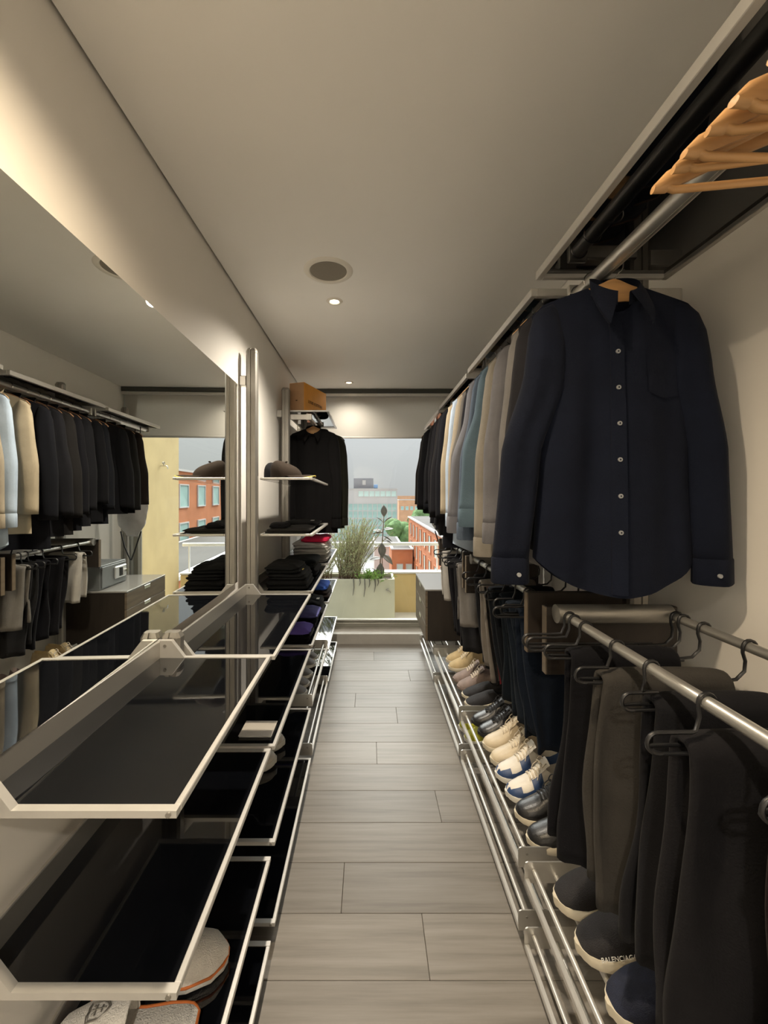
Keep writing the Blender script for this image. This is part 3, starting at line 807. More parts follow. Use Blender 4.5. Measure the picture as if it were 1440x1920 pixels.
# ------------------------------------------------------------------ shoes
def shoe(label, x, y, z, cols, kind='sneaker', pitch=9, rz=0, group=None, L=.285, flip=1, name=None, text=None, laces=None, scale=1.0, buckle=False):
    """toe towards -X local; origin under the toe end; cols: upper, sole, toe, side, lining"""
    t = thing(name or {'sneaker': 'sneaker', 'derby': 'leather_shoe', 'slip': 'slip_on_shoe', 'sock': 'sock_trainer', 'boot': 'ankle_boot'}[kind],
              label, 'shoe', (x, y, z), (0, -math.radians(pitch) if flip else math.radians(pitch), rz), group=group)
    t.scale = (scale, scale, scale)
    up, so, to, sdc, li = cols
    WT = [(0, .012), (.015, .022), (.05, .030), (.12, .034), (.3, .033), (.45, .036), (.62, .046), (.75, .0485), (.87, .042), (.94, .032), (.98, .019), (1, .004)]
    sh_ = {'sneaker': .025, 'derby': .020, 'slip': .020, 'sock': .030, 'boot': .024}[kind]
    HT = {'sneaker': [(0, .088), (.2, .092), (.42, .118), (.5, .106), (.62, .086), (.75, .068), (.88, .058), (.95, .050), (1, .032)],
          'derby': [(0, .07), (.2, .075), (.42, .100), (.55, .086), (.7, .064), (.85, .052), (.95, .042), (1, .024)],
          'slip': [(0, .06), (.2, .06), (.36, .072), (.5, .072), (.66, .060), (.85, .048), (.95, .038), (1, .022)],
          'sock': [(0, .08), (.2, .1), (.42, .135), (.52, .112), (.66, .090), (.8, .076), (.92, .060), (1, .034)],
          'boot': [(0, .1), (.2, .1), (.42, .13), (.55, .10), (.7, .072), (.85, .060), (.95, .048), (1, .026)]}[kind]
    RT = {'sneaker': [(0, .100), (.10, .084), (.22, .076), (.34, .086), (.42, .106)], 'derby': [(0, .082), (.12, .07), (.25, .066), (.36, .078), (.42, .09)],
          'slip': [(0, .066), (.12, .056), (.3, .054), (.42, .066)], 'sock': [(0, .150), (.15, .150), (.3, .155), (.42, .158)], 'boot': [(0, .120), (.2, .118), (.42, .126)]}[kind]
    thr = {'slip': .40, 'sock': .33}.get(kind, .42)
    st = [0, .015, .035, .06, .1, .15, .2, .26, .32, .37, .405, .425, .45, .5, .55, .6, .65, .7, .75, .8, .84, .88, .91, .94, .96, .98, .992, 1.0]
    X = lambda s_: L*(1-s_)
    spring = lambda s_: .014*max(0, (s_-.72)/.28)**2
    def zs(s_): return sh_*(1 if kind != 'sock' else 1.0)+spring(s_)*.8+.004*(1-s_)
    rings = []; n = 9; mi = []
    for s_ in st:
        w = tab(s_, WT); z0 = zs(s_)-.004; pts = []
        opened = s_ < thr
        h = tab(s_, HT); rim = tab(s_, RT)
        for j in range(n+1):
            if opened:
                if j <= 6:
                    a = j/6; p = (w*(1+.06*math.sin(a*PI)-.30*a*a*(1 if kind != 'sock' else .95)), z0+(rim-z0)*a)
                else: p = [(w*.58, rim-.004), (w*.5, lerp(rim, z0, .55)), (0, z0+.012)][j-7]
            else:
                a = j/n*PI/2; ex = .82
                p = (w*math.cos(a)**ex*(1+.05*math.sin(2*a)), z0+(h-z0)*math.sin(a)**(.92))
            pts.append(p)
        full = [(-p[0], p[1]) for p in pts]+[(p[0], p[1]) for p in reversed(pts[:-1])]
        rings.append([(X(s_), q[0], q[1]) for q in full])
    m = MB(); nn = len(rings[0]); vs = [p for r in rings for p in r]
    fs = []; fm = []
    for i in range(len(st)-1):
        sm = (st[i]+st[i+1])/2
        for j in range(nn-1):
            jj = min(j, nn-2-j); k = 0
            if sm < thr-.01 and jj >= 6: k = 3
            elif sm > .80 and to is not None and (jj >= 0): k = 1
            elif sdc is not None and jj <= (3 if sm > .62 else 2) and (sm > .5 or sm < .3): k = 2
            if to is not None and sdc is not None:
                k = (2 if jj <= (7 if sm > .93 else 5) else 1) if sm > .80 else (2 if (jj <= 2 or (.50 < sm < .66 and jj < 7)) else 1) if sm > .5 else (k if k == 3 else (2 if jj in (3, 4, 5) and sm < .3 else 0))
            fs.append([i*nn+j, i*nn+j+1, (i+1)*nn+j+1, (i+1)*nn+j]); fm.append(k)
    fs.append(list(range(nn))); fm.append(0)
    m.v = [Vector(v) for v in vs]; m.f = fs; m.mi = fm
    build(m, 'upper', [up, to or up, sdc or up, li], t, True, smooth=48)
    # sole
    rings = []
    for s_ in st:
        w = tab(s_, WT)*1.07+.0015; zt = zs(s_); zb = spring(s_)+(0 if kind != 'derby' or s_ < .3 or s_ > .55 else .004)
        rings.append([(X(s_)+(.004 if s_ == 0 else -.003 if s_ == 1 else 0), q*w, zz) for q, zz in ((-.93, zb), (-1, zb+.005), (-1, zt-.004), (-.96, zt), (.96, zt), (1, zt-.004), (1, zb+.005), (.93, zb))])
    m = MB(); m.rings(rings); build(m, 'sole', so, t, True, smooth=45)
    def ridge(s_, f):
        w = tab(s_, WT); z0 = zs(s_)-.004; h = tab(s_, HT); a = math.acos(min(1, abs(f)**(1/.82)))
        return Vector((X(s_), math.copysign(w*abs(f), f), z0+(h-z0)*math.sin(a)**.92))
    if laces is not None:
        m = MB(); P = []
        for i in range(7):
            s_ = lerp(.64, thr-.02, i/6); hh = tab(max(s_, thr+.01), HT)+.002+.016*(i/6)**2
            P.append([(X(s_)+.006*(i/6), f*.024*(1+.2*i/6), hh-.008*abs(f)**2) for f in (-1, -.5, 0, .5, 1)])
        m.grid(P); build(m, 'tongue', up if sdc is None else li, t, True, smooth=80)
        m = MB()
        for i in range(5):
            s_ = .47+.045*i
            for sg in (-1, 1):
                pts = []
                for q in range(7):
                    f = lerp(-.52, .52, q/6)*sg; p = ridge(s_+.02*(q/6), f); p.z += .004+.003*math.sin(PI*q/6); pts.append(p)
                m.tube(pts, .0021, 5)
        p0 = ridge(.46, 0)+Vector((0, 0, .006))
        for sg in (-1, 1):
            m.tube([p0+Vector((lx*.0, 0, 0))+Vector((-.012*math.sin(a)-.0*a, sg*(.020*(1-math.cos(a))*.6+.004), .010*math.sin(a*.5)+.006*math.sin(a*2))) for lx, a in [(0, 2*PI*k/10) for k in range(11)]], .0019, 5)
            m.tube([p0, p0+Vector((-.012, sg*.018, .002)), p0+Vector((-.026, sg*.030, -.018)), p0+Vector((-.034, sg*.034, -.036))], .0019, 5)
        build(m, 'laces', laces, t, True, smooth=80)
    if buckle:
        p = ridge(.70, 0); m = MB(); m.box(p.x-.010, p.x+.010, -.013, .013, p.z+.001, p.z+.006, .001); build(m, 'buckle', M['chrome'], t, True)
    if text:
        s_ = text[2]; w = tab(s_, WT)
        yy = -(w*1.055+.0016)
        ax = math.atan2(tab(s_+.05, WT)-tab(s_-.05, WT), .1*L)
        mt = Matrix.Translation((X(s_), yy-.0012, zs(s_)+text[3])) @ Matrix.Rotation(-ax*.9, 4, 'Z') @ Matrix.Rotation(PI/2-.28, 4, 'X')
        lettering(text[0], text[1], mt, M['inkw'], t)
    return t
leather_b = mat('black_leather', (.012, .012, .013), .32, 0, .1, 30, .15, 220)
leather_c = mat('cream_leather', (.56, .47, .33), .45, 0, .06, 20, .12, 200)
leather_w = mat('white_leather', (.66, .61, .53), .45, 0, .05, 20, .12, 200)
leather_n = mat('blue_leather', (.028, .06, .15), .42, 0, .08, 20, .12, 200)
knit_b = mat('black_knit', (.012, .011, .013), .8, 0, .2, 60, .6, 500)
knit_n = mat('navy_knit', (.007, .011, .030), .8, 0, .2, 60, .6, 500)
suede_t = mat('taupe_suede', (.24, .185, .165), .85, 0, .12, 30, .3, 300)
suede_y = mat('sand_suede', (.52, .40, .22), .85, 0, .1, 30, .3, 300)
lime = mat('yellow_green_mesh', (.46, .44, .03), .7, 0, .15, 50, .4, 300)
greyf = mat('grey_felt', (.30, .29, .29), .9, 0, .12, 40, .4, 300)
cloth_l = mat('lace_cotton', (.66, .58, .46), .8)
cloth_k = mat('black_lace_cotton', (.015, .015, .016), .8)
shx, shz = .545, .297
g = 'shoes on the right racks'
def pair(yA, yB, what, cols, kind, **k):
    z = k.pop('z', shz); x = k.pop('x', shx)
    shoe(what+', nearer one of the pair', x, yA, z, cols, kind, group=g, rz=math.radians(R.uniform(-3, 3)), **k)
    k2 = dict(k); k2.pop('text', None)
    shoe(what+', farther one of the pair', x+R.uniform(-.008, .008), yB, z, cols, kind, group=g, rz=math.radians(R.uniform(-4, 2)), **k2)
pair(.82, .93, 'navy knit sock trainer with cream sole', (knit_n, M['rubber'], None, None, knit_n), 'sock', L=.29)
pair(1.055, 1.175, 'black knit sock trainer with cream sole', (knit_b, M['rubber'], None, None, knit_b), 'sock', text=('BALENCIAGA', .0145, .72, .012), L=.29)
pair(1.385, 1.495, 'black leather sneaker with cream sole', (leather_b, M['rubber'], None, None, knit_b), 'sneaker', laces=cloth_k, text=('Balenciaga', .0115, .60, .012))
pair(1.60, 1.705, 'blue and white lace-up sneaker', (leather_w, M['rubber_w'], leather_w, leather_n, leather_w), 'sneaker', laces=cloth_l)
pair(1.80, 1.905, 'cream leather lace-up sneaker', (leather_c, M['rubber'], None, None, leather_c), 'sneaker', laces=cloth_l)
pair(2.01, 2.11, 'polished black leather shoe with silver buckle', (leather_b, M['rubber_b'], None, None, leather_b), 'derby', laces=cloth_k, buckle=True)
pair(2.285, 2.385, 'black slip-on shoe with tan sole', (knit_b, M['rubber'], None, None, leather_b), 'slip')
pair(2.485, 2.59, 'taupe suede lace-up shoe', (suede_t, suede_t, None, None, suede_t), 'derby', laces=cloth_l)
pair(2.76, 2.875, 'sand suede ankle boot', (suede_y, M['rubber'], None, None, suede_y), 'boot', laces=cloth_l)
pair(2.30, 2.41, 'yellow-green running shoe on the lower rack', (lime, M['rubber_w'], None, None, knit_b), 'sneaker', z=.089, laces=cloth_k)
g = 'grey shoes on the left rack'
for yy, w_ in ((2.29, 'nearest end'), (2.39, 'second'), (2.52, 'third'), (2.67, 'fourth'), (2.78, 'far end')):
    shoe('grey felt slip-on shoe on the left rack, '+w_, -.355, yy, .359, (greyf, M['rubber_w'], None, None, leather_w), 'slip', rz=PI, group=g)
g = 'white sneakers on the left tray'
shoe('white sneaker half hidden under the nearest trays, nearer one', -.395, 1.72, .350, (leather_w, M['rubber_w'], None, None, leather_w), 'sneaker', pitch=0, rz=PI+.1, group=g, laces=M['paper'])
shoe('white sneaker half hidden under the nearest trays, farther one', -.385, 1.84, .350, (leather_w, M['rubber_w'], None, None, leather_w), 'sneaker', pitch=0, rz=PI-.06, group=g, laces=M['paper'])

# terry slippers on the nearest third tray
def slipper(label, x, y, z, rz, emblem, roll=0.0):
    t = thing('terry_slipper', label, 'slipper', (x, y, z), (roll, 0, rz), group='white terry slippers')
    def hw(s_): return tab(s_, [(0, .020), (.04, .034), (.15, .042), (.4, .042), (.7, .054), (.88, .046), (.97, .026), (1, .008)])
    st = [0, .02, .05, .1, .2, .3, .4, .5, .6, .7, .8, .88, .93, .97, 1]; L = .29
    m = MB(); m.rings([[(L*(s_-.5), q*hw(s_), zz) for q, zz in ((-.9, 0), (-1, .004), (-1, .018), (-.9, .022), (.9, .022), (1, .018), (1, .004), (.9, 0))] for s_ in st]); build(m, 'footbed', M['terry'], t, True, smooth=50)
    pts = [Vector((L*(s_-.5), hw(s_)*1.02, .019)) for s_ in st]+[Vector((L*(s_-.5), -hw(s_)*1.02, .019)) for s_ in reversed(st)]
    m = MB(); m.tube(pts, .0035, 6, closed=True); build(m, 'piping', M['orange'], t, True, smooth=80)
    P = []; Q = []
    for i in range(13):
        s_ = lerp(.46, .995, i/12); w = hw(s_)*1.03; h = tab(s_, [(.46, .078), (.7, .068), (.9, .050), (1, .024)])
        P.append([Vector((L*(s_-.5)-(.03*math.sin(a) if i == 0 else 0)*0, w*math.cos(a), .012+h*math.sin(a)**.8)) for a in [PI*k/14 for k in range(15)]])
        Q.append([Vector((v.x+.003, v.y*.9, .012+(v.z-.012)*.88)) for v in P[-1]])
    m = MB(); n = 15
    m.grid(P); m.grid(Q); m.grid([P[0], Q[0]]); m.grid([P[-1], Q[-1]])
    uo = build(m, 'upper', M['terry'], t, True, smooth=70)
    pp = [v+Vector((-.001, 0, 0)) for v in P[0]]
    m = MB(); m.tube(pp, .003, 6); build(m, 'opening_piping', M['orange'] if not emblem else M['terry'], uo, True, smooth=80)
    if emblem:
        # embroidered crest: shield outline with bars, laid on the top of the upper
        def on(s_, f):
            h = tab(s_, [(.46, .078), (.7, .068), (.9, .050), (1, .024)]); w = hw(s_)*1.03; a = math.acos(max(-1, min(1, f)))
            return Vector((L*(s_-.5), w*f, .0135+h*math.sin(a)**.8))
        m = MB(); cx, ww, hh = .66, .30, .085
        out = [(-1, -1), (-.4, -1.12), (0, -1.0), (.4, -1.12), (1, -1), (1, .2), (.6, .8), (0, 1.15), (-.6, .8), (-1, .2), (-1, -1)]
        m.tube([on(cx-hh*b*.8, a*ww) for a, b in out], .0016, 5)
        m.tube([on(cx-hh*b*.8*.85, a*ww*.85) for a, b in out], .0008, 5)
        for poly in ([(-.55, -.3), (.55, -.3)], [(0, -.7), (0, .7)], [(-.35, .3), (.35, .3)], [(-.5, -.6), (-.25, -.3)], [(.5, -.6), (.25, -.3)]):
            m.tube([on(cx-hh*lerp(poly[0][1], poly[1][1], q/4)*.8, lerp(poly[0][0], poly[1][0], q/4)*ww) for q in range(5)], .0018, 5)
        build(m, 'crest', M['alu_d'], uo, True, smooth=80)
    return t
slipper('white terry slipper with grey shield crest on the nearest tray', -.512, .845, .352, math.radians(188), True)
slipper('white terry slipper with orange piping at the tray edge', -.488, .965, .352, math.radians(14), False)
bk = thing('booklet', 'white folded booklet lying on the second-bay tray', 'booklet', (-.40, 1.42, .668))
m = MB(); m.box(-.445, -.335, 1.385, 1.475, .667, .672, .001); build(m, 'pages', M['paper'], bk)
m = MB(); m.box(-.447, -.333, 1.383, 1.477, .672, .6735, .0005); build(m, 'cover', M['paper'], bk)

# ------------------------------------------------------------------ folded clothes
def folded(label, x0, x1, y0, y1, z, h, col, layers=3, group='folded clothes on the left', seed=0, name='folded_shirt', trim=None, rough=1.0):
    cx, cy = (x0+x1)/2, (y0+y1)/2; hx, hy = (x1-x0)/2, (y1-y0)/2
    t = thing(name, label, 'folded clothes', (cx, cy, z), (0, 0, 0), group=group)
    N = 44; rings = []; nz = layers*6
    def sup(an, e=.32):
        c, s_ = math.cos(an), math.sin(an)
        return math.copysign(abs(c)**e, c), math.copysign(abs(s_)**e, s_)
    def nz3(p, f): return noise.noise(Vector((p[0]*f+seed*3.1, p[1]*f, p[2]*f*2)))
    for k in range(nz+1):
        q = k/nz; lay = (q*layers) % 1.0
        inset = .0035+.010*(abs(lay-.5)*2)**3 if 0 < k < nz else .012
        off = .006*math.sin(seed+int(q*layers-1e-6)*2.3)
        ring = []
        for j in range(N):
            a, b = sup(2*PI*j/N)
            d = nz3((a*3, b*3, q*2), 1.4)*.007*rough
            zz = h*q*(1+.25*nz3((a, b, 0), 1.6)*rough)
            ring.append((a*(hx-inset+d)+off, b*(hy-inset+d)+off*.5, zz))
        rings.append(ring)
    base = rings[-1]
    for sc, dz in ((.9, .006), (.7, .008), (.45, .009), (.2, .009), (.02, .009)):
        rings.append([(p[0]*sc, p[1]*sc, h+ (p[2]-h)*sc+dz+nz3((p[0]*sc*9, p[1]*sc*9, 1), 2.2)*.006*rough) for p in base])
    m = MB(); m.rings(rings); build(m, 'cloth', F(col), t, True, smooth=70)
    if trim:
        m = MB(); tw = .02
        m.box(hx*.55, hx*.75, -hy*.35, -hy*.05, h+.008, h+.0105, .001); build(m, 'label_patch', trim, t, True)
    return t
fx0, fx1 = -.59, -.335
K1 = (.012, .013, .015); K2 = (.022, .024, .028)
folded('black folded sweater at the bottom of the near pile by the tall post', fx0, fx1-.01, 2.25, 2.56, .965, .045, K1, 2, seed=1)
folded('charcoal folded shirt in the middle of the near pile by the tall post', fx0+.01, fx1-.02, 2.26, 2.55, 1.018, .032, K2, 2, seed=2, trim=M['gold'])
folded('black folded top on the near pile by the tall post', fx0, fx1-.05, 2.25, 2.54, 1.058, .030, (.016, .018, .020), 2, seed=3)
folded('black folded trousers at the bottom of the far pile', fx0, fx1, 2.62, 2.95, .965, .040, (.018, .018, .020), 2, seed=4)
folded('dark green folded top on the far black pile', fx0, fx1-.01, 2.63, 2.94, 1.013, .045, (.020, .026, .026), 2, seed=5)
folded('white wrapped folded shirt at the bottom of the window stack', fx0-.02, fx1+.01, 3.15, 3.60, .965, .050, (.34, .33, .31), 3, seed=6)
folded('pale grey folded shirt in the middle of the window stack', fx0-.02, fx1+.01, 3.15, 3.62, 1.023, .045, (.60, .58, .54), 2, seed=7, rough=1.6)
folded('white crinkled folded shirt near the top of the window stack', fx0-.02, fx1, 3.16, 3.62, 1.076, .035, (.82, .81, .79), 2, seed=8, rough=2.2)
folded('bright pink-red folded top crowning the window stack', fx0+.04, fx1+.01, 3.18, 3.60, 1.120, .020, (.85, .03, .11), 1, seed=9, rough=1.4)
folded('purple folded shirt on the middle tray', fx0+.06, fx1+.01, 2.255, 2.43, .713, .020, (.14, .10, .42), 1, seed=10, rough=1.5)
folded('black folded shirt under the purple one', fx0+.06, fx1+.01, 2.25, 2.44, .668, .038, (.010, .010, .012), 2, seed=11)
folded('dark navy folded shirt under the indigo one', fx0+.06, fx1+.01, 2.48, 2.70, .668, .060, (.012, .014, .026), 2, seed=12)
folded('indigo folded shirt beside the purple one', fx0+.06, fx1+.02, 2.48, 2.70, .735, .022, (.105, .105, .28), 1, seed=13, rough=1.4)
folded('black and white printed folded top on the middle tray', fx0+.06, fx1+.01, 2.75, 3.02, .668, .085, (.020, .020, .020), 3, seed=14, trim=M['inkw'])
folded('dark brown folded sweater under the blue top', fx0+.04, fx1+.02, 3.20, 3.50, .668, .060, (.045, .032, .030), 2, seed=15, trim=M['inkw'])
folded('cobalt blue folded top by the window', fx0+.04, fx1+.01, 3.20, 3.48, .736, .030, (.06, .15, .60), 1, seed=16)
folded('flat dark grey folded garment on the lower glass shelf', -.59, -.335, 2.25, 2.60, 1.280, .018, (.045, .042, .040), 2, seed=17)
folded('black folded garment with a white mark on the lower glass shelf', -.58, -.345, 2.63, 2.98, 1.280, .030, K1, 2, seed=18, trim=M['inkw'])
folded('small black bundle on the grey garment', -.57, -.46, 2.27, 2.42, 1.306, .022, (.014, .014, .018), 1, seed=19)

# caps
def cap(label, x, y, z, rz, col, brimcol, trim=None):
    t = thing('baseball_cap', label, 'cap', (x, y, z), (0, 0, rz), group='baseball caps')
    m = MB(); rs = []
    for i in range(11):
        th = PI/2*i/10; k = math.cos(th); zz = .088*math.sin(th)**.8
        rs.append([((.092*math.cos(a)*k**.62-.014*math.sin(th))*(1+.012*abs(math.sin(3*a))), .078*math.sin(a)*k**.75*(1+.012*abs(math.sin(3*a))), zz*(1-.34*math.cos(a)*k**.5)+.006*math.cos(a)*k) for a in [2*PI*j/36 for j in range(36)]])
    m.rings(rs, False, True); cr_ = build(m, 'crown', F(col), t, True, smooth=70)
    m = MB(); m.sphere((0, 0, .089), .008, .008, .005, 10, 5); build(m, 'top_button', F(col), cr_, True, smooth=80)
    P = []; Q = []
    for i in range(8):
        q = i/7; row = []
        for j in range(15):
            a = math.radians(lerp(-72, 72, j/14)); r0x, r0y = .090, .076
            ext = .090*(math.cos(a)**.6)*q
            row.append(Vector((r0x*math.cos(a)+ext, r0y*math.sin(a)*(1-.04*q), .008+.012*q*0-.020*q*abs(math.sin(a))**1.5+.006*math.sin(q*PI))))
        P.append(row); Q.append([v-Vector((0, 0, .003)) for v in row])
    m = MB(); m.grid(P); m.grid(Q); m.grid([P[-1], Q[-1]]); build(m, 'brim', F(brimcol), t, True, smooth=60)
    if trim:
        m = MB(); m.tube([v+Vector((.001, 0, -.001)) for v in P[-1]], .0028, 6); build(m, 'brim_edge', trim, t, True, smooth=80)
    return t
cap('black cap with a white swoosh mark, left on the glass shelf', -.535, 2.42, 1.590, math.radians(-20), (.014, .014, .018), (.014, .014, .018), M['inkw'])
cap('dark brown cap with yellow brim edge on the glass shelf', -.475, 2.33, 1.594, math.radians(-18), (.055, .038, .026), (.055, .038, .026), M['gold'])

# orange box on the high shelf
bx = thing('gift_box', 'orange cardboard box with dark lettering on the high shelf', 'box', (-.50, 3.36, 2.147), (0, 0, math.radians(-19)))
m = MB(); m.box(-.064, .0645, -.2, .2, 0, .222, .001); build(m, 'sleeve', M['card'], bx, True)
m = MB(); m.box(-.062, .0625, -.2025, -.199, .002, .220, .001); build(m, 'drawer_end', M['card_s'], bx, True)
m = MB(); m.tube([(-.006, -.203, .085), (0, -.207, .082), (.006, -.203, .085)], .004, 6); build(m, 'ribbon_pull', M['ink'], bx, True, smooth=60)
lettering('LOUIS VUITTON', .034, Matrix.Translation((.0652, -.01, .085)) @ Matrix.Rotation(PI/2, 4, 'Z') @ Matrix.Rotation(PI/2, 4, 'X'), M['ink'], bx)

# ------------------------------------------------------------------ dresser, safe, bag
dr = thing('chest_of_drawers', 'brown three-drawer dresser standing on the rack by the window', 'dresser', (.70, 3.53, .336))
dx0, dy0, dy1, dz0, dz1 = .445, 3.20, 3.86, .338, .745
m = MB(); m.box(dx0+.018, .93, dy0, dy1, dz0, dz1-.012, .002); build(m, 'carcass', M['dwood'], dr)
m = MB(); m.box(dx0-.002, .932, dy0-.003, dy1+.003, dz1-.012, dz1, .0015); build(m, 'top', mat('grey_glass_top', (.28, .27, .25), .12, 0, 0), dr)
hh = (dz1-.014-dz0)/3
for i in range(3):
    za = dz0+hh*i+.002; zb = dz0+hh*(i+1)-.002
    m = MB(); m.box(dx0, dx0+.018, dy0+.001, dy1-.001, za, zb, .001); d_ = build(m, 'drawer', M['dwood2'], dr)
    m = MB(); m.box(dx0-.003, dx0+.004, 3.47, 3.57, zb-.030, zb-.001, .001); build(m, 'handle', M['chrome'], d_)
sf = thing('safe', 'small grey safe with silver keypad on the dresser', 'safe', (.79, 3.42, .745))
m = MB(); m.box(.665, .92, 3.23, 3.60, .745, .935, .003); build(m, 'body', M['safe'], sf)
m = MB(); m.box(.655, .665, 3.245, 3.585, .758, .922, .002); dd_ = build(m, 'door', M['safe'], sf)
m = MB(); m.box(.640, .655, 3.40, 3.57, .80, .90, .008); kp = build(m, 'keypad', M['safe_l'], dd_)
m = MB(); m.box(.637, .641, 3.455, 3.505, .815, .885, .001); build(m, 'screen', M['plast_b'], dd_)
m = MB(); m.cyl((.642, 3.54, .85), (.622, 3.54, .85), .015, 16); build(m, 'knob', M['chrome'], dd_, smooth=40)
# white bag with black straps
bgx, bgy = .70, 3.78
bag = thing('tote_bag', 'white crumpled bag with black straps hanging at the rail end', 'bag', (bgx, bgy, 1.12))
rs = []
for i in range(11):
    q = i/10; w_ = tab(q, [(0, .05), (.3, .12), (.8, .13), (1, .10)]); d_ = tab(q, [(0, .02), (.4, .05), (1, .02)])
    rs.append([(bgx+w_*math.cos(a)*(1+.08*math.sin(5*a+q*6)), bgy+d_*math.sin(a)*(1+.2*math.sin(4*a+q*5)), 1.12+.34*q+.012*math.sin(3*a)) for a in [2*PI*k/24 for k in range(24)]])
m = MB(); m.rings(rs); build(m, 'bag_body', F((.66, .66, .66)), bag, smooth=70)
for s_ in (-1, 1):
    m = MB(); m.tube([(bgx+s_*.09, bgy-.03, 1.16), (bgx+s_*.05, bgy-.04, 1.02), (bgx+s_*.004, bgy-.03, .90)], .006, 6); build(m, 'strap', M['plast_b'], bag, smooth=60)
m = MB(); m.tube([(bgx-.05, bgy, 1.45), (RDX-.01, bgy, 1.8), (RDX-.024, bgy, RDZ-.012), (RDX, bgy, RDZ+.013), (RDX+.024, bgy, RDZ-.012), (RDX+.02, bgy, 1.8), (bgx+.05, bgy, 1.45)], .004, 6); build(m, 'carry_loop', M['plast_b'], bag, smooth=60)

# ------------------------------------------------------------------ balcony and the city
m = MB(); m.box(-3.2, 1.4, YW+.1, 6.0, -.30, -.18); struct(m, 'trim_2', M['deck'], label='tiled balcony floor outside')
m = MB(); m.box(-3.2, 1.07, 5.75, 5.90, -.30, .37, .01); struct(m, 'wall_parapet', M['yellow'], label='low yellow balcony parapet')
m = MB(); m.box(-3.2, 1.07, 5.73, 5.92, .37, .395, .006); struct(m, 'trim_3', M['conc'], label='pale coping on the yellow parapet')
m = MB(); m.box(1.07, 1.35, YW+.1, 5.70, -.30, 3.4); struct(m, 'wall_balcony', M['yellow'], label='tall yellow side wall of the balcony')
tp = thing('wall_tap', 'small metal tap on the yellow balcony wall', 'tap', (1.07, 5.15, 1.85))
m = MB(); m.cyl((1.07, 5.15, 1.85), (1.00, 5.15, 1.85), .008, 10); m.tube([(1.01, 5.15, 1.85), (.985, 5.15, 1.845), (.98, 5.15, 1.81)], .008, 8); build(m, 'spout', M['chrome'], tp, smooth=50)
m = MB(); m.tube([(1.03+.0, 5.15+.03*math.cos(a), 1.885+.03*math.sin(a)*.4) for a in [2*PI*k/12 for k in range(12)]], .005, 6, closed=True); m.cyl((1.03, 5.15, 1.85), (1.03, 5.15, 1.885), .004, 8); build(m, 'handwheel', M['alu_d'], tp, smooth=50)
hr = thing('balcony_handrail', 'white tubular handrail above the yellow parapet', 'railing', (-.6, 5.84, .395))
m = MB(); m.cyl((-3.2, 5.84, .78), (1.07, 5.84, .78), .026, 16); build(m, 'tube', M['rail'], hr, smooth=40)
for xx in (-2.6, -1.3, -.15, .98):
    m = MB(); m.cyl((xx, 5.84, .395), (xx, 5.84, .76), .012, 10); build(m, 'baluster', M['rail'], hr, smooth=40)
pl = thing('planter', 'large cream planter box on the balcony', 'planter', (-.3, 5.35, -.18))
px0, px1, py0, py1, pz = -1.6, .325, 5.12, 5.52, .42
m = MB(); m.box(px0, px1, py0, py0+.03, -.18, pz, .004); m.box(px0, px1, py1-.03, py1, -.18, pz, .004)
m.box(px0, px0+.03, py0+.03, py1-.03, -.18, pz, .004); m.box(px1-.03, px1, py0+.03, py1-.03, -.18, pz, .004); m.box(px0+.03, px1-.03, py0+.03, py1-.03, -.18, -.15)
build(m, 'box_sides', M['cream'], pl)
m = MB(); m.box(px0+.03, px1-.03, py0+.03, py1-.03, .30, .375); build(m, 'soil', M['soil'], pl)
m = MB(); m.cyl((.22, py0, .285), (.22, py0-.03, .285), .008, 8); m.tube([(.22, py0-.02, .285), (.265, py0-.02, .27), (.27, py0-.02, .255)], .007, 6); m.tube([(.22, py0-.02, .285), (.245, py0-.02, .31)], .006, 6); build(m, 'drain_tap', M['alu_d'], pl, smooth=50)

def bush(name, label, x, y, z, w, h, n, col, seed, lean=.0, needles=34, nl=.022):
    rr = random.Random(seed); t = thing(name, label, 'plant', (x, y, z), group='plants in the cream planter')
    ms = MB(); ml = MB()
    for i in range(n):
        bx_, by_ = x+rr.uniform(-w, w)*.55, y+rr.uniform(-.09, .09)
        H = h*rr.uniform(.5, 1.0); ex = rr.gauss(0, w*.62)+lean*H; ey = rr.uniform(-.12, .12)
        pts = [Vector((bx_+ex*(q/6)**1.6+.012*math.sin(q+i), by_+ey*(q/6)**1.5, z+H*q/6)) for q in range(7)]
        ms.tube(pts, [.0035*(1-.1*q) for q in range(7)], 4)
        for k in range(needles):
            q = rr.uniform(.12, 1)*6; i0 = min(5, int(q)); p = pts[i0].lerp(pts[i0+1], q-i0); dr_ = (pts[i0+1]-pts[i0]).normalized()
            a = rr.uniform(0, 6.28); d_ = (dr_*1.1+Vector((math.cos(a), math.sin(a), 0))*.8).normalized()*nl*rr.uniform(.7, 1.5)
            sd_ = d_.cross(Vector((rr.uniform(-1, 1), rr.uniform(-1, 1), .3))).normalized()*nl*.13
            ml.add([p, p+d_*.5+sd_, p+d_, p+d_*.5-sd_], [(0, 1, 2, 3)])
    build(ms, 'stems', M['stem'], t)['kind'] = 'stuff'
    build(ml, 'needles', col, t)['kind'] = 'stuff'
    return t
bush('rosemary_bush', 'tall feathery grey-green bush in the middle of the planter', -.26, 5.30, .37, .26, .82, 170, M['leaf_g'], 4, lean=.16, needles=90)
bush('rosemary_bush', 'wide grey-green bush behind the white folded stack', -.74, 5.33, .37, .42, .68, 150, M['leaf_g'], 9, lean=.02, needles=90)
bush('trailing_plant', 'bright green low plant spilling over the planter edge', .02, 5.22, .36, .20, .16, 40, M['leaf_b'], 12, needles=22, nl=.04)
tr = thing('trailing_vine', 'thin dark vine strands hanging down the planter front', 'plant', (-.02, py0, pz), group='plants in the cream planter')
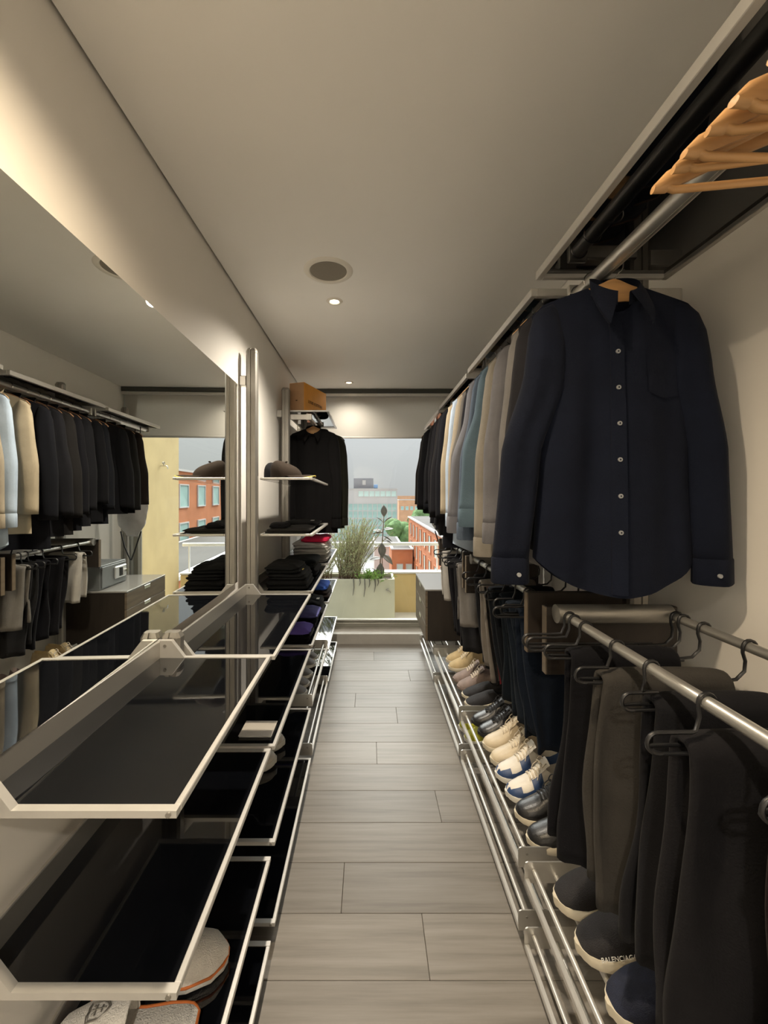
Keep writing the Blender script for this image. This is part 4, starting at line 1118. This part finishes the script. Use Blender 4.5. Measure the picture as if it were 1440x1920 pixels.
for xx, ln in ((-.20, .20), (-.06, .22), (.0, .10), (.07, .16), (.11, .08), (-.12, .08)):
    m = MB(); m.tube([(xx, py0+.03, pz), (xx+.004, py0-.008, pz+.004), (xx+.01, py0-.014, pz-ln*.5), (xx-.005, py0-.012, pz-ln)], [.007, .007, .006, .003], 5); build(m, 'strand', M['leaf_r'], tr, smooth=80)
# rubber plant
rp = thing('rubber_plant', 'dark-leaved rubber plant standing up from the planter', 'plant', (.17, 5.30, .375), group='plants in the cream planter')
stem_pts = [Vector((.13, 5.30, .36)), Vector((.145, 5.30, .6)), Vector((.17, 5.30, .85)), Vector((.19, 5.30, 1.10)), Vector((.195, 5.30, 1.22))]
m = MB(); m.tube(stem_pts, [.009, .008, .007, .006, .004], 7); build(m, 'stem', M['stem'], rp, smooth=80)
m = MB(); m.tube([(.155, 5.31, .36), (.175, 5.31, .55), (.165, 5.31, .78)], [.008, .007, .005], 7); build(m, 'stem', M['stem'], rp, smooth=80)
def leaf_mesh(L, w):
    m = MB(); P = []
    for i in range(8):
        q = i/7; ww = w*math.sin(PI*min(.985, max(.03, q))**.9); 
        P.append([Vector((L*q, f*ww, -.05*L*q*q*2+.25*ww*abs(f)+.010*q)) for f in (-1, -.5, 0, .5, 1)])
    return m.grid(P)
def sl_leaf(L, w):
    mm = leaf_mesh(L, w); me = MB(); n = len(mm.v); me.add(mm.v, mm.f); return me
leaf_proto = build(sl_leaf(.16, .042), 'leaf', M['leaf_r'], rp, True, smooth=60)
md = leaf_proto.modifiers.new('t', 'SOLIDIFY'); md.thickness = .0016
lv = [((.195, 5.30, 1.20), 90, 78, 1.0), ((.19, 5.30, 1.12), 150, 35, .8), ((.19, 5.29, 1.12), 20, 35, .9), ((.19, 5.29, 1.03), 10, 8, .85), ((.185, 5.29, 1.0), 175, 12, .9), ((.18, 5.28, .99), 200, -2, 1.0),
      ((.185, 5.28, .95), -25, -28, 1.0), ((.18, 5.29, .90), -15, -18, .75), ((.165, 5.27, .86), -85, -72, 1.25), ((.165, 5.27, .72), -20, -40, 1.25), ((.16, 5.29, .66), 185, -5, .95), ((.15, 5.27, .60), -100, -80, 1.3),
      ((.14, 5.28, .52), 200, -25, .8), ((.13, 5.28, .45), 160, 40, .8)]
for i, (p, az, el, sc) in enumerate(lv):
    o = leaf_proto if i == 0 else leaf_proto.copy()
    if i: C.objects.link(o); o.parent = rp
    o.location = Vector(p)-ORG[rp]
    roll = math.radians(70 if az in (90, -85, -100) else 25)
    o.rotation_euler = (Matrix.Rotation(math.radians(az), 4, 'Z') @ Matrix.Rotation(-math.radians(el), 4, 'Y') @ Matrix.Rotation(roll*(1 if i % 2 else -1) if az not in (90, -85, -100) else 0, 4, 'X')).to_euler()
    o.scale = (sc, sc, sc)

# city
m = MB(); m.box(-160, 160, 12, 320, -16.5, -16); struct(m, 'ground', M['street'], label='street level far below the balcony')
def building(name, label, x0, x1, y0, y1, z0, z1, mt, wins=None, group='buildings outside the window', roofcap=True):
    t = thing(name, label, 'building', ((x0+x1)/2, (y0+y1)/2, z0), group=group)
    m = MB(); m.box(x0, x1, y0, y1, z0, z1); build(m, 'walls', mt, t)
    if roofcap:
        m = MB(); m.box(x0-.15, x1+.15, y0-.15, y1+.15, z1, z1+.2); build(m, 'parapet', M['conc'], t)
        m = MB(); m.box(x0+.3, x1-.3, y0+.3, y1-.3, z1+.2, z1+.23); build(m, 'roof', M['roofd'], t)
    proto = {}
    for (face, a0, a1, za, zb, glass, surround) in (wins or []):
        w_, h_ = a1-a0, zb-za; key = (face, round(w_, 2), round(h_, 2), surround)
        if face in 'f':   # facing the camera (-Y)
            c = Vector(((a0+a1)/2, y0, (za+zb)/2))
        elif face == 'l': c = Vector((x0, (a0+a1)/2, (za+zb)/2))
        else: c = Vector((x1, (a0+a1)/2, (za+zb)/2))
        if key not in proto:
            m = MB(); k = .12; b = .12
            if face == 'f':
                m.box(-w_/2-b, w_/2+b, -k, k, h_/2, h_/2+b); m.box(-w_/2-b, w_/2+b, -k, k, -h_/2-b, -h_/2); m.box(-w_/2-b, -w_/2, -k, k, -h_/2, h_/2); m.box(w_/2, w_/2+b, -k, k, -h_/2, h_/2)
                m2 = MB(); m2.box(-w_/2, w_/2, -.04, .05, -h_/2, h_/2)
            else:
                m.box(-k, k, -w_/2-b, w_/2+b, h_/2, h_/2+b); m.box(-k, k, -w_/2-b, w_/2+b, -h_/2-b, -h_/2); m.box(-k, k, -w_/2-b, -w_/2, -h_/2, h_/2); m.box(-k, k, w_/2, w_/2+b, -h_/2, h_/2)
                m2 = MB(); m2.box(-.04, .05, -w_/2, w_/2, -h_/2, h_/2)
            fo = build(m, 'window_frame', M['conc'] if surround else mt, t, True); po = build(m2, 'pane', glass, fo, True)
            proto[key] = (fo, po)
        else:
            f0, p0_ = proto[key]; fo = f0.copy(); C.objects.link(fo); fo.parent = t; po = p0_.copy(); C.objects.link(po); po.parent = fo
        fo.location = c-ORG[t]
    return t
# glass office block
w1 = []
for r_ in range(5):
    for c_ in range(13):
        xa = -10.5+c_*1.44; w1.append(('f', xa+.12, xa+1.32, -12.2+r_*2.2, -10.25+r_*2.2, M['gwin'], True))
for c_ in range(7):
    xa = -3.2+c_*1.62; w1.append(('f', xa+.1, xa+1.5, .75, 2.3, M['gwin2'], True))
building('glass_office_building', 'white office block with teal glass grid behind the bush', -12, 8.4, 120, 140, -16, 2.9, M['conc'], w1)
pr = building('plant_room', 'grey plant room on the roof of the glass office block', -4.6, 1.3, 122, 130, 3.13, 6.2, M['roofg'], [('f', -2.0, -1.0, 4.2, 5.6, M['conc'], False)], roofcap=False)
m = MB(); m.box(1.4, 2.6, 122, 125, 3.2, 4.3, .1); tag(build(m, 'roof_tarp', M['bluet'], loc=(2, 123, 3.2)), 'small blue cover on the office roof', 'cover')
# orange brick buildings
w2 = []
for r_ in range(4):
    for c_ in range(12): ya2 = 22+c_*4.4; w2.append(('l', ya2, ya2+1.7, -14.6+r_*3.0, -12.6+r_*3.0, M['gwin2'], False))
building('brick_building', 'long orange brick building running away on the right', 7.4, 13.5, 20, 76, -16, -2.9, M['brick'], w2)
w3 = [('f', 4.6+c_*1.5, 5.4+c_*1.5, -14.2+r_*2.6, -12.6+r_*2.6, M['gwin2'], True) for c_ in range(2) for r_ in range(2)]
building('brick_building', 'small orange brick building below the rubber plant', 3.7, 7.1, 66, 74, -16, -7.6, M['brick'], w3)
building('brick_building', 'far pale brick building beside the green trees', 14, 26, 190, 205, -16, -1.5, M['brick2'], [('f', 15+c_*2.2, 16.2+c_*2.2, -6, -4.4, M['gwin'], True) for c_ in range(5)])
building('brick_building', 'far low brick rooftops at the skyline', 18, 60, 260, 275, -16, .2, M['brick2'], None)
w4 = []
for r_ in range(5):
    for c_ in range(6): ya2 = 24+c_*5; w4.append(('r', ya2, ya2+1.9, -14.6+r_*3.0, -12.6+r_*3.0, M['gwin2'], True))
building('brick_building', 'orange brick building behind the left bush', -24, -9, 40, 64, -16, -1.0, M['brick'], [('f', -22+c_*2.6, -20.4+c_*2.6, -14.4+r_*3, -12.4+r_*3, M['gwin2'], True) for c_ in range(5) for r_ in range(4)])
building('brick_building', 'tall orange brick building with white window surrounds seen in the mirror', 14.2, 32, 36, 58, -16, 3.6, M['brick'], [('l', 38+c_*4.6, 40+c_*4.6, -10.5+r_*3.6, -8.5+r_*3.6, M['gwin'], True) for c_ in range(4) for r_ in range(4)]+[('f', 15.4+c_*3, 17+c_*3, -10.5+r_*3.6, -8.5+r_*3.6, M['gwin'], True) for c_ in range(5) for r_ in range(4)])
building('white_shed', 'white low roof between the office block and the brick building', 1.0, 6.5, 78, 96, -16, -8.8, M['conc'], None)
def tree(label, x, y, z, r, h, seed):
    t = thing('tree', label, 'tree', (x, y, z), group='trees in the city')
    m = MB(); m.tube([(x, y, z), (x, y, z+h*.7)], [r*.09, r*.06], 7); build(m, 'trunk', M['stem'], t, smooth=60)
    rr = random.Random(seed); m = MB()
    for k in range(9):
        c = (x+rr.uniform(-.6, .6)*r, y+rr.uniform(-.5, .5)*r, z+h*.75+rr.uniform(-.45, .5)*r); q = r*rr.uniform(.4, .62)
        nu, nv = 14, 9; rs = []
        for i in range(nv+1):
            th = PI*i/nv; kk = max(.03, math.sin(th))
            ring = []
            for j in range(nu):
                d_ = Vector((kk*math.cos(2*PI*j/nu), kk*math.sin(2*PI*j/nu), math.cos(th))); f = 1+.28*noise.noise(d_*3+Vector((k*7, seed, 0)))
                ring.append((c[0]+d_.x*q*f, c[1]+d_.y*q*f, c[2]+d_.z*q*f))
            rs.append(ring)
        m.rings(rs)
    build(m, 'crown', M['tree'], t, smooth=50)
tree('dark green tree left of the long brick building', 8.6, 104, -16, 4.4, 9.5, 1)
tree('green tree behind the long brick building', 16.5, 122, -16, 5.0, 12.5, 2)
tree('green tree farthest right behind the brick roof', 25, 128, -16, 5.4, 13.5, 3)
